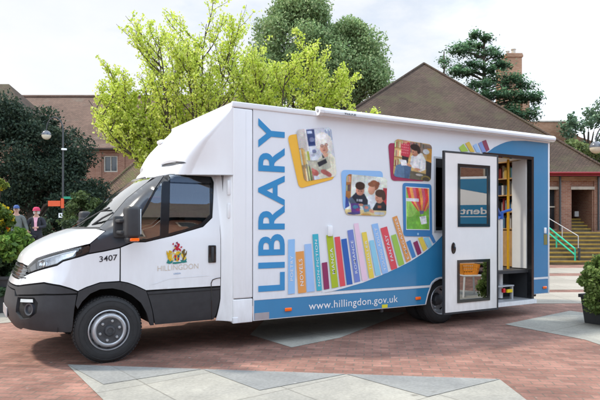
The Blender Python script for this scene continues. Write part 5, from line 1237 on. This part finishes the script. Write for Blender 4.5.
m = MB(); m.box(wx0+.05, wx1-.05, 42.17, 42.2, wz0+.05, wz1-.05); o = cfb('pane', m, GLASSW); o.parent = wn_
# left hip-roofed block
b = empty('brick_block', MC @ Vector((-28, 45, 0)), 0, 'brick block with a darker hipped roof rising at the far left edge', 'building'); inv = Matrix.Translation(-b.location)
e0 = 7.0; h0 = zz(84, 44)
m = MB(); m.add([(-40, 38.5, e0), (-17.3, 38.5, e0), (-22.2, 44, h0), (-40, 44, h0)], [(0, 1, 2, 3)]); m.add([(-17.3, 38.5, e0), (-17.3, 50, e0), (-22.2, 44, h0)], [(0, 1, 2)]); m.add([(-17.3, 50, e0), (-40, 50, e0), (-40, 44, h0), (-22.2, 44, h0)], [(0, 1, 2, 3)]); cfb('roof', m, TILE)
m = MB(); m.box(-40, -17.8, 39, 49.5, 0, e0-.05); cfb('wall', m, BRICK)

# hedges under the yew
bush_thing('box_hedge', 'low dark green hedge behind the two walkers', 'hedge', [((-8.2+1.1*i, 20.5, 1.0), (.8, .5, .62)) for i in range(-3, 5)], 60, .3, 150, .07, [(.025, .045, .02), (.04, .065, .03), (.018, .03, .015)], LEAFD, (-8.2, 20.5, .35, .06), bright=.7)
bush_thing('leafy_shrub', 'mid green shrub beneath the signpost beside the pavilion wall', 'shrub', [((-9.6, 25.5, 1.9), (.8, .6, .9)), ((-8.9, 25.5, 1.4), (.7, .6, .8))], 24, .3, 120, .10, [(.05, .08, .025), (.075, .11, .035)], LEAFD, (-9.4, 25.5, .35, .06), bright=.7)

# --- street lamps with crook arms and pearl globes
def lamp(label, X, Z, zb, zg, gd=.43, sgn=-1, group='street lamps with globe heads'):
    base = MC @ Vector((X, Z, zb)); root = empty('street_lamp', base, 0, label, 'street lamp', group); R3 = MC.to_3x3(); H = zg-zb
    off = .78; m = MB(); m.tube([(0, 0, 0), (0, 0, .9)], .085, 12); m.tube([(0, 0, .9), (0, 0, H-.15)], [.058, .042], 10); po = m.build('pole', LAMPB, root, True)
    m = MB(); pts = [R3 @ Vector((sgn*off*.5*(1-math.cos(a)), 0, H-.15+.62*math.sin(a))) for a in np.linspace(0, PI, 15)]; m.tube(pts, .03, 8)
    e = R3 @ Vector((sgn*off, 0, H-.15)); m.tube([e, e+Vector((0, 0, -.02))], .06, 8); m.build('crook_arm', LAMPB, root, True)
    r = gd/2; c = R3 @ Vector((sgn*off, 0, H)); c.z = H-.15-r
    MB().lathe([(.001, -r)]+[(r*math.sin(a), -r*math.cos(a)) for a in np.linspace(.15, PI*.52, 12)], Matrix.Translation(c), 24).build('globe', GLOBE, root, True)
    MB().lathe([(r*1.03*math.sin(a), -r*math.cos(a)*1.03) for a in np.linspace(PI*.5, PI-.05, 12)]+[(.03, r+.04)], Matrix.Translation(c), 24).build('globe_hood', GLOBETOP, root, True)
    return root
zl = zz(130.5, 27)+.15
lamp('tall dark street lamp with a hanging globe carrying the direction signs before the yew', xx(63, 27), 27, .35, zl)
lamp('globe street lamp half hidden by the fresh leaves above the windscreen', xx(188, 27), 27, .35, zl-.05, .40)
lamp('globe street lamp hanging in at the right edge of the picture', xx(596, 22)+.78, 22, 0, zz(141.5, 22)+.15, .46)
# finger signs and boxes on the first lamp
def onpole(name, label, cat, x0, x1, y0, y1, mt, group=None, txt=None, tmat=None, d=.03, Zp=26.9):
    X0, X1 = xx(x0, Zp), xx(x1, Zp); Z1, Z0 = zz(y0, Zp), zz(y1, Zp); m = MB(); m.box(X0, X1, Zp-d, Zp, Z0, Z1, .006); o = cfm(name, m, mt, None, False, False); tag(o, label, cat, group)
    if txt:
        for ti, t_ in enumerate(txt):
            nrow = len(txt); za = Z1-(Z1-Z0)*(ti+.85)/nrow; zb_ = Z1-(Z1-Z0)*(ti+.25)/nrow
            lettering('sign_text', t_, lambda u, v: MC @ Vector((X0+(X1-X0)*(.12+.76*u), Zp-d-.004, za+(zb_-za)*v)), tmat, o)
    return o
onpole('direction_sign', 'orange rectangular direction sign on the left of the lamp post', 'sign', 48.2, 60.6, 200.8, 206.3, ORANGE)
onpole('direction_sign', 'green finger sign pointing right from the lamp post', 'sign', 63.6, 75.5, 196.6, 199.0, GREENS)
onpole('notice_panel', 'small orange upright notice strapped to the lamp post', 'sign', 61.2, 64.2, 198.5, 208.2, ORANGE, d=.05)
onpole('control_box', 'small white box strapped low on the lamp post', 'box', 59.4, 63.0, 213.2, 217.8, WHITE2, d=.1)
m = MB(); p = plan(xx(64.5, 26.9), 26.85, zz(149.5, 26.9)); m.box(p.x-.12, p.x+.12, p.y-.05, p.y+.05, p.z-.04, p.z+.05, .02); tag(m.build('camera_box', WHITE2, None, True), 'tiny white camera high on the lamp post', 'camera')

# --- planters
def tub(label, X, Z, w, h):
    c = plan(X, Z); root = empty('planter_tub', c, 0, label, 'planter', 'dark planters'); m = MB()
    a, bb = w*.42, w*.5; m.add([(-a, -a, 0), (a, -a, 0), (a, a, 0), (-a, a, 0), (-bb, -bb, h), (bb, -bb, h), (bb, bb, h), (-bb, bb, h)], [(3, 2, 1, 0), (0, 1, 5, 4), (1, 2, 6, 5), (2, 3, 7, 6), (3, 0, 4, 7)]); m.build('tub', TUB, root)
    m = MB(); framebox(m, -bb-.02, bb+.02, -bb-.02, bb+.02, .05, 0, .05); m.v = [(x, z, h+y-.045) for x, y, z in m.v]; m.build('rim', TUB, root)
    m = MB(); m.box(-bb+.03, bb-.03, -bb+.03, bb-.03, h-.06, h-.04); m.build('soil', SOIL, root); return root
tub('dark planter tub at the left edge beneath trailing leaves and yellow flowers', -5.33, 10.0, .72, .62)
tub('dark planter tub under the clipped bush at the right edge', 4.68, 8.75, .56, .44)
grn = [(.14, .26, .045), (.20, .34, .06), (.09, .17, .035), (.28, .41, .09)]
def plantball(name, label, cat, E, n, cr, per, size, cols, base, flowers=None, shell=.3):
    root = empty(name, MC @ Vector(base), 0, label, cat); off = np.array(MC @ Vector(base)); C = ell_clumps(E, n, cr, .9, -1.); P, b = clumps(C, per, shell); P -= off
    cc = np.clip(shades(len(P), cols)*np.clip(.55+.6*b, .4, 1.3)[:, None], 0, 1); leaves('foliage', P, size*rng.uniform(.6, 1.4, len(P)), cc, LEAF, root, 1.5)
    t = MB()
    for k in range(14):
        e = E[k % len(E)]; q = Vector(np.array(MC @ Vector(e[0]))-off); a = rng.uniform(0, 6.28); q = q+Vector((e[1][0]*.7*math.cos(a), e[1][0]*.7*math.sin(a), e[1][2]*rng.uniform(-.3, .6))); t.tube([(0, 0, 0), q*.5+Vector((0, 0, .06)), q], [.012, .009, .004], 5)
    t.build('stem', BARK, root, True)
    if flowers:
        C = ell_clumps(E, flowers[0], .04, 1, -.6); P2, _ = clumps(C, 7, .2); P2 -= off; leaves('flowers', P2, flowers[1], shades(len(P2), flowers[2], .15), LEAF, root, 1.)['kind'] = 'stuff'
    return root
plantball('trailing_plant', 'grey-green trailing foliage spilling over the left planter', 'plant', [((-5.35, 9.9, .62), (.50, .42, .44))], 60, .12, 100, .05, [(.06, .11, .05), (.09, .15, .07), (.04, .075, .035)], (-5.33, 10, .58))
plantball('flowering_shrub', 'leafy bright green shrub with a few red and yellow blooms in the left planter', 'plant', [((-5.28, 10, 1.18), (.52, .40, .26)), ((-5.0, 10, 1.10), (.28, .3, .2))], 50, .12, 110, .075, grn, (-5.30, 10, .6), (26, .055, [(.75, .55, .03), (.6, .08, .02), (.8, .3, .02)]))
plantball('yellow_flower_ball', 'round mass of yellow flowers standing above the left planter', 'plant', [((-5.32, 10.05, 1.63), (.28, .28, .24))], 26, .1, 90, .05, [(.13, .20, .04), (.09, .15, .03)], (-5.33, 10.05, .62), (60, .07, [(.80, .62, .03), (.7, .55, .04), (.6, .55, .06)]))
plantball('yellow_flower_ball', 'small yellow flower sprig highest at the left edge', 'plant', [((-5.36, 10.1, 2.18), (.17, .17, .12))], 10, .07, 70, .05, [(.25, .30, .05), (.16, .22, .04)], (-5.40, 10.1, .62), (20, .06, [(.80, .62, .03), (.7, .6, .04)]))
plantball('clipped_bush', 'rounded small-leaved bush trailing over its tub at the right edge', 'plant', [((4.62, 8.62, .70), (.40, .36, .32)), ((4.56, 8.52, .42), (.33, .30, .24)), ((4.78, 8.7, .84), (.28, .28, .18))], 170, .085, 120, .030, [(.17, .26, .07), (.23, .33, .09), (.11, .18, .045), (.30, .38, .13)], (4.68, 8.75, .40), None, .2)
# ------------------------------------------------------------------ people
def skin_mesh(name, J, bones, m, parent, sub=2, root=0):
    """J: {name: ((x,y,z), radius or (rx, ry))}"""
    names = list(J); idx = {n: i for i, n in enumerate(names)}
    me = bpy.data.meshes.new(name); me.from_pydata([J[n][0] for n in names], [(idx[a], idx[b]) for a, b in bones], [])
    o = bpy.data.objects.new(name, me); COL.objects.link(o); sk = o.modifiers.new('skin', 'SKIN'); ss = o.modifiers.new('sub', 'SUBSURF'); ss.levels = sub; ss.render_levels = sub
    sv = me.skin_vertices[0].data if me.skin_vertices else None
    if sv is None:
        bm = bmesh.new(); bm.from_mesh(me); bm.verts.layers.skin.verify(); bm.to_mesh(me); bm.free(); sv = me.skin_vertices[0].data
    for i, n in enumerate(names):
        r = J[n][1]; sv[i].radius = r if isinstance(r, tuple) else (r, r); sv[i].use_root = (i == root)
    dg = bpy.context.evaluated_depsgraph_get(); dg.update(); nm = bpy.data.meshes.new_from_object(o.evaluated_get(dg)); bpy.data.objects.remove(o); bpy.data.meshes.remove(me)
    nm.name = name; nm.materials.clear(); return link(name, nm, m, parent, True)
SKIN = mat('skin', (.42, .25, .19), .55, var=.06)
def person(label, X, Z, zb, facing, scale, coat, trousers, extra, arms):
    root = empty('person', MC @ Vector((X, Z, zb)), 0, label, 'person'); root.rotation_euler = (0, 0, facing); root.scale = (scale,)*3
    # facing: local -y is forward
    J = {'pelvis': ((0, 0, .95), (.15, .11)), 'waist': ((0, 0, 1.10), (.14, .10)), 'chest': ((0, .01, 1.30), (.16, .11)), 'neckb': ((0, .01, 1.45), (.08, .07)), 'neck': ((0, -.005, 1.52), .055),
         'skull': ((0, -.015, 1.63), (.078, .095)), 'crown': ((0, -.005, 1.70), (.07, .085))}
    B = [('pelvis', 'waist'), ('waist', 'chest'), ('chest', 'neckb'), ('neckb', 'neck'), ('neck', 'skull'), ('skull', 'crown')]
    for s, n in ((-1, 'l'), (1, 'r')):
        e, w = arms[n]; sh = (s*.19, .01, 1.41)
        J.update({n+'sh': (sh, .06), n+'el': (e, .045), n+'wr': (w, .03), n+'hip': ((s*.09, 0, .88), .09), n+'kn': ((s*.10, -.01, .50), .06), n+'an': ((s*.10, .02, .09), .042), n+'toe': ((s*.115, -.13, .035), .035)})
        B += [('neckb', n+'sh'), (n+'sh', n+'el'), (n+'el', n+'wr'), ('pelvis', n+'hip'), (n+'hip', n+'kn'), (n+'kn', n+'an'), (n+'an', n+'toe')]
        d = (Vector(w)-Vector(e)).normalized(); J[n+'palm'] = (tuple(Vector(w)+d*.06), (.032, .022)); B.append((n+'wr', n+'palm'))
    body = skin_mesh('body', J, B, SKIN, root)
    f = MB()
    for s, n in ((-1, 'l'), (1, 'r')):       # fingers and thumb
        e, w = (Vector(v) for v in arms[n]); d = (w-e).normalized(); sd = d.cross(Vector((0, 1, .2))).normalized(); cu = sd.cross(d)
        p = w+d*.075
        for k in range(4):
            q = p+sd*(k-1.5)*.017; L = (.062, .075, .07, .055)[k]; f.tube([q, q+d*L*.5+cu*.006, q+d*L*.85+cu*.025, q+d*L+cu*.04], [.009, .0085, .008, .006], 6)
        q = w+d*.03+sd*.03; f.tube([q, q+sd*.025+d*.025, q+sd*.03+d*.055], [.011, .010, .007], 6)
    f.build('fingers', SKIN, body, True)
    h = MB(); h.tube([(0, -.105, 1.645), (0, -.128, 1.61), (0, -.105, 1.605)], [.008, .015, .010], 8)
    for s in (-1, 1): h.lathe([(.001, -.02), (.022, -.012), (.026, 0), (.018, .012), (.001, .014)], Matrix.Translation((s*.082, .0, 1.63)) @ Matrix.Rotation(PI/2, 4, 'Y') @ Matrix.Diagonal((1.2, .7, .5, 1)), 10)
    h.build('nose_and_ears', SKIN, body, True)
    h = MB()
    for s in (-1, 1): h.lathe([(.001, .006), (.008, .004), (.010, 0)], Matrix.Translation((s*.03, -.106, 1.65)) @ Matrix.Rotation(PI/2, 4, 'X'), 10)
    h.build('eyes', DARK, body, True)
    h = MB(); h.tube([(-.025, -.103, 1.568), (0, -.112, 1.565), (.025, -.103, 1.568)], [.004, .006, .004], 6); h.build('mouth', mat('lips', (.4, .16, .14), .5), body, True)
    # coat
    C = {'hem': ((0, 0, .80), (.20, .15)), 'waist': ((0, 0, 1.08), (.185, .14)), 'chest': ((0, .01, 1.29), (.20, .145)), 'col': ((0, .01, 1.44), (.10, .09)), 'col2': ((0, .0, 1.50), (.072, .075))}
    E_ = [('hem', 'waist'), ('waist', 'chest'), ('chest', 'col'), ('col', 'col2')]
    for s, n in ((-1, 'l'), (1, 'r')):
        e, w = arms[n]; C.update({n+'s': ((s*.20, .01, 1.39), .085), n+'e': (e, .066), n+'w': (tuple(Vector(e).lerp(Vector(w), .92)), .048)}); E_ += [('col', n+'s'), (n+'s', n+'e'), (n+'e', n+'w')]
    skin_mesh('coat', C, E_, coat, body, root=1)
    T = {'w': ((0, 0, .98), (.165, .125))}; TE = []
    for s, n in ((-1, 'l'), (1, 'r')):
        T.update({n+'h': ((s*.095, 0, .86), .11), n+'k': ((s*.105, -.01, .50), .08), n+'a': ((s*.105, .02, .10), .062)}); TE += [('w', n+'h'), (n+'h', n+'k'), (n+'k', n+'a')]
    skin_mesh('trousers', T, TE, trousers, body)
    sh = MB()
    for s in (-1, 1): sh.box(s*.11-.05, s*.11+.05, -.19, .08, 0, .09, .035, seg=3)
    sh.build('shoes', PLASTIC, body, True)
    extra(body)
def cap_man(body):
    m = MB(); m.lathe([(.001, .10), (.05, .092), (.085, .06), (.098, .02), (.10, -.01)], Matrix.Translation((0, -.008, 1.70)) @ Matrix.Diagonal((.95, 1.1, 1, 1)), 20); m.box(-.07, .07, -.20, -.07, 1.685, 1.698, .005); m.build('cap', mat('blue_cap_cloth', hx('3a5488'), .8, var=.1), body, True)
    m = MB(); m.lathe([(.09, .05), (.095, 0), (.085, -.05), (.06, -.06)], Matrix.Translation((0, .015, 1.655)) @ Matrix.Diagonal((.93, 1, 1, 1)), 16); 
    m.v = [v for v in m.v]; m.build('hair', mat('grey_hair', (.35, .34, .33), .8, var=.2, scale=60), body, True)
def hat_lady(body):
    m = MB(); m.lathe([(.001, .115), (.06, .108), (.10, .075), (.115, .03), (.118, .0), (.135, -.012), (.13, -.02), (.10, -.01)], Matrix.Translation((0, 0, 1.70)), 24); m.build('hat', mat('pink_hat_felt', hx('b83558'), .85, var=.1), body, True)
    m = MB(); m.lathe([(.10, .02), (.108, -.03), (.10, -.08), (.07, -.10)], Matrix.Translation((0, .02, 1.665)), 18); m.build('hair', mat('white_hair', (.5, .48, .46), .8, var=.2, scale=60), body, True)
    m = MB(); m.add([(-.07, -.125, 1.46), (.07, -.125, 1.46), (.045, -.165, 1.30), (.04, -.16, 1.02), (-.04, -.16, 1.02), (-.045, -.165, 1.30)], [(0, 5, 2, 1), (5, 4, 3, 2)]); m.build('blouse', mat('pink_blouse', hx('d9a2b4'), .8, var=.15), body)
face_cam = math.atan2(RX[1], RX[0])
person('man in grey jacket and blue cap left of the woman in pink hat', xx(16.5, 18.6), 18.6, .35, face_cam+.35, 1.0, mat('grey_jacket_cloth', (.12, .135, .13), .85, var=.15, scale=14, bump=.3), mat('dark_trousers', (.03, .032, .04), .85), cap_man,
       {'l': ((-.27, .03, 1.14), (-.26, -.10, .93)), 'r': ((.28, .02, 1.14), (.34, -.08, .95))})
person('woman in a pink hat and dark coat holding her hands before her', xx(36.5, 18.8), 18.8, .33, face_cam+.25, .97, mat('navy_coat_cloth', (.018, .02, .03), .85, var=.2, scale=14, bump=.3), mat('dark_skirt_cloth', (.02, .02, .028), .85), hat_lady,
       {'l': ((-.30, .03, 1.18), (-.42, -.08, 1.02)), 'r': ((.27, -.02, 1.15), (.06, -.24, 1.12))})

# ------------------------------------------------------------------ the side of the square behind the camera station (seen in the glass)
b = empty('brick_terrace_block', (12, -18, 0), 0, 'brick civic building across the square, mirrored in the cab window', 'building')
m = MB(); m.box(-16, 26, -8, 0, 0, 10.6); m.build('wall', BRICK, b, False, True)
m = MB(); m.add([(-17, .7, 10.5), (27, .7, 10.5), (22, -4, 14), (-12, -4, 14)], [(3, 2, 1, 0)]); m.add([(-17, -8.7, 10.5), (27, -8.7, 10.5), (22, -4, 14), (-12, -4, 14)], [(0, 1, 2, 3)]); m.add([(27, .7, 10.5), (27, -8.7, 10.5), (22, -4, 14)], [(0, 2, 1)]); m.add([(-17, .7, 10.5), (-17, -8.7, 10.5), (-12, -4, 14)], [(0, 1, 2)]); m.build('roof', TILE, b, False, True)
for i in range(12):
    for j in range(4):
        x = -14.4+3.3*i; z = .9+2.5*j; m = MB(); framebox(m, x, x+1.5, z, z+1.6, .09, .0, .06); w_ = m.build('window', STONE, b); m = MB(); m.box(x+.06, x+1.44, .004, .02, z+.06, z+1.54); m.build('pane', GLASSW, w_)

# a liveried display trailer and a chair with a basket, both mirrored in the glass of the entrance door
tr = empty('display_trailer', (11.46, -6.8, 0), 0, 'white and blue display trailer across the square, mirrored in the entrance door', 'trailer')
# local: front face looks along -x after turning, so the face is the plane x = 0, text runs along y
tr.rotation_euler = (0, 0, math.atan2(-.725, .695))
m = MB(); m.box(0, 1.9, -2.2, 2.2, .35, 2.95, .04); m.build('body', WHITE, tr, True)
m = MB(); m.add([(-.004, -2.15, .40), (-.004, 2.15, .40), (-.004, 2.15, 2.02), (-.004, .6, 2.10), (-.004, -.6, 2.10), (-.004, -2.15, 2.06)], [(0, 1, 2, 3, 4, 5)]); m.build('blue_panel', BLUEV, tr)
m = MB(); m.add([(-.004, 2.15, 2.25), (-.004, 2.15, 2.88), (-.004, -1.2, 2.88), (-.004, -.3, 2.62), (-.004, .8, 2.40)], [(0, 1, 2, 3, 4)]); m.build('blue_panel', BLUEV, tr)
m = MB(); m.box(-.010, -.005, -2.1, 2.1, 1.735, 1.76); m.build('white_stripe', WHITEV, tr)
lettering('trailer_lettering', 'residents', lambda u, v: (-.010, 1.25-1.5*u, 1.82+.20*v), WHITEV, tr, .02)
m = MB()
for y in (-1.2, 1.2): m.lathe([(.001, .10), (.20, .10), (.32, .08), (.33, 0), (.32, -.08), (.001, -.1)], Matrix.Translation((.95, y*1.75, .33)) @ Matrix.Rotation(PI/2, 4, 'X'), 24)
m.box(.2, 1.7, -2.0, 2.0, .22, .40); m.build('running_gear', RUBBER, tr)
ch = empty('plastic_chair', (7.78, -2.95, 0), math.radians(200), 'white plastic chair standing on the square, mirrored in the entrance door', 'chair')
m = MB(); m.box(-.22, .22, -.22, .22, .43, .46, .012); m.build('seat', WHITE2, ch, True)
m = MB(); m.box(-.22, .22, .20, .235, .52, .84, .012); m.build('backrest', WHITE2, ch, True)
for sx in (-1, 1):
    for sy in (-1, 1): m = MB(); m.tube([(sx*.24, sy*.24, 0), (sx*.19, sy*.19, .44)] if sy < 0 else [(sx*.24, sy*.26, 0), (sx*.19, sy*.20, .44), (sx*.19, sy*.22, .6)], .02, 8); m.build('leg', WHITE2, ch, True)
bk = empty('basket', (7.76, -2.96, .462), math.radians(200), 'orange lattice basket standing on the white plastic chair', 'basket')
m = MB(); w0, w1, hh = .15, .19, .20
for k in range(4): z_ = .01+hh*k/3.2; ww = w0+(w1-w0)*k/3; m.box(-ww, ww, -ww*.8, -ww*.8+.008, z_, z_+.02); m.box(-ww, ww, ww*.8-.008, ww*.8, z_, z_+.02); m.box(-ww, -ww+.008, -ww*.79, ww*.79, z_, z_+.02); m.box(ww-.008, ww, -ww*.79, ww*.79, z_, z_+.02)
for k in range(9):
    t = -1+2*k/8
    for sy in (-1, 1): m.tube([(t*w0, sy*w0*.8, 0), (t*w1, sy*w1*.8, hh)], .009, 5); m.tube([(sy*w0, t*w0*.8, 0), (sy*w1, t*w1*.8, hh)], .009, 5)
m.box(-w0, w0, -w0*.8, w0*.8, .0, .009); m.build('lattice', mat('orange_basket', hx('f0a43c'), .45, var=.08), bk)

# ------------------------------------------------------------------ light, sky, camera
sd = Vector((-.47, .40, .79)).normalized()
su = bpy.data.lights.new('sun', 'SUN'); su.energy = 4.0; su.angle = math.radians(5.0); su.color = (1., .93, .82)
so = bpy.data.objects.new('sun', su); COL.objects.link(so); so.rotation_euler = (-sd).to_track_quat('-Z', 'Y').to_euler(); so.location = (-20, -10, 30)
w = bpy.data.worlds.new('World'); scene.world = w; w.use_nodes = True; nt = w.node_tree; L = nt.links
for n in list(nt.nodes): nt.nodes.remove(n)
outp = nd(nt, 'ShaderNodeOutputWorld'); bg = nd(nt, 'ShaderNodeBackground', Strength=.2); sky = nd(nt, 'ShaderNodeTexSky', sky_type='NISHITA', sun_disc=False)
sky.sun_elevation = math.asin(sd.z); sky.sun_rotation = math.atan2(sd.x, sd.y); sky.air_density = 1.; sky.dust_density = .6; sky.ozone_density = 1.2
L.new(sky.outputs[0], bg.inputs['Color'])
tc = nd(nt, 'ShaderNodeTexCoord'); mp = nd(nt, 'ShaderNodeMapping'); mp.inputs['Scale'].default_value = (1, 1, 2.2); L.new(tc.outputs['Generated'], mp.inputs['Vector'])
nz = nd(nt, 'ShaderNodeTexNoise', Scale=2.1, Detail=9., Roughness=.58); L.new(mp.outputs[0], nz.inputs['Vector'])
# broken cloud: a blue opening over the square, closed cloud elsewhere
dot = nd(nt, 'ShaderNodeVectorMath', operation='DOT_PRODUCT'); dot.inputs[1].default_value = tuple(Vector((.30, -.75, .56)).normalized()); L.new(tc.outputs['Generated'], dot.inputs[0])
gap = nd(nt, 'ShaderNodeMapRange'); gap.inputs['From Min'].default_value = .90; gap.inputs['From Max'].default_value = .99; gap.inputs['To Min'].default_value = .22; gap.inputs['To Max'].default_value = -.22; L.new(dot.outputs['Value'], gap.inputs['Value'])
ad = nd(nt, 'ShaderNodeMath', operation='ADD'); L.new(gap.outputs[0], ad.inputs[0]); L.new(nz.outputs['Fac'], ad.inputs[1])
rp = nd(nt, 'ShaderNodeValToRGB'); L.new(ad.outputs[0], rp.inputs['Fac']); rp.color_ramp.elements[0].position = .40; rp.color_ramp.elements[1].position = .68
rp.color_ramp.elements[0].color = (.05,)*3+(1,); rp.color_ramp.elements[1].color = (.98,)*3+(1,)
n2 = nd(nt, 'ShaderNodeTexNoise', Scale=3.4, Detail=8., Roughness=.55); L.new(mp.outputs[0], n2.inputs['Vector'])
r2 = nd(nt, 'ShaderNodeValToRGB'); L.new(n2.outputs['Fac'], r2.inputs['Fac']); r2.color_ramp.elements[0].position = .32; r2.color_ramp.elements[1].position = .62
r2.color_ramp.elements[0].color = (.74, .78, .82, 1); r2.color_ramp.elements[1].color = (.84, .85, .86, 1)
# clouds facing the sun (behind the camera station) are brighter than the thin ones it shines through
d2 = nd(nt, 'ShaderNodeVectorMath', operation='DOT_PRODUCT'); d2.inputs[1].default_value = (-sd.x*.75, -sd.y*1.5, .12); L.new(tc.outputs['Generated'], d2.inputs[0])
br_ = nd(nt, 'ShaderNodeMapRange'); br_.inputs['From Min'].default_value = -.15; br_.inputs['From Max'].default_value = .55; br_.inputs['To Min'].default_value = 1.22; br_.inputs['To Max'].default_value = 4.0; L.new(d2.outputs['Value'], br_.inputs['Value'])
cb = nd(nt, 'ShaderNodeBackground'); tn = nd(nt, 'ShaderNodeMapRange'); tn.inputs['From Min'].default_value = -.15; tn.inputs['From Max'].default_value = .35; L.new(d2.outputs['Value'], tn.inputs['Value'])
mt = nd(nt, 'ShaderNodeMix', data_type='RGBA', blend_type='MULTIPLY'); L.new(tn.outputs[0], mt.inputs['Factor']); L.new(r2.outputs['Color'], mt.inputs[6]); mt.inputs[7].default_value = (.86, .99, 1.15, 1); L.new(mt.outputs[2], cb.inputs['Color']); L.new(br_.outputs[0], cb.inputs['Strength'])
mx = nd(nt, 'ShaderNodeMixShader'); L.new(rp.outputs['Color'], mx.inputs['Fac']); L.new(bg.outputs[0], mx.inputs[1]); L.new(cb.outputs[0], mx.inputs[2]); L.new(mx.outputs[0], outp.inputs['Surface'])
cd = bpy.data.cameras.new('camera'); cd.sensor_width = 36.; cd.lens = FPX/600*36; cd.shift_y = 25/600; cd.clip_end = 2000; cd.clip_start = .05
co = bpy.data.objects.new('camera', cd); COL.objects.link(co); co.location = CAM; co.rotation_euler = (PI/2, 0, -TH); scene.camera = co
scene.view_settings.view_transform = 'Standard'; scene.view_settings.look = 'None'; scene.view_settings.exposure = 0; scene.view_settings.gamma = 1
scene.cycles.max_bounces = 8; scene.cycles.transparent_max_bounces = 16; scene.cycles.use_denoising = True
scene.render.resolution_x = 1024; scene.render.resolution_y = 683
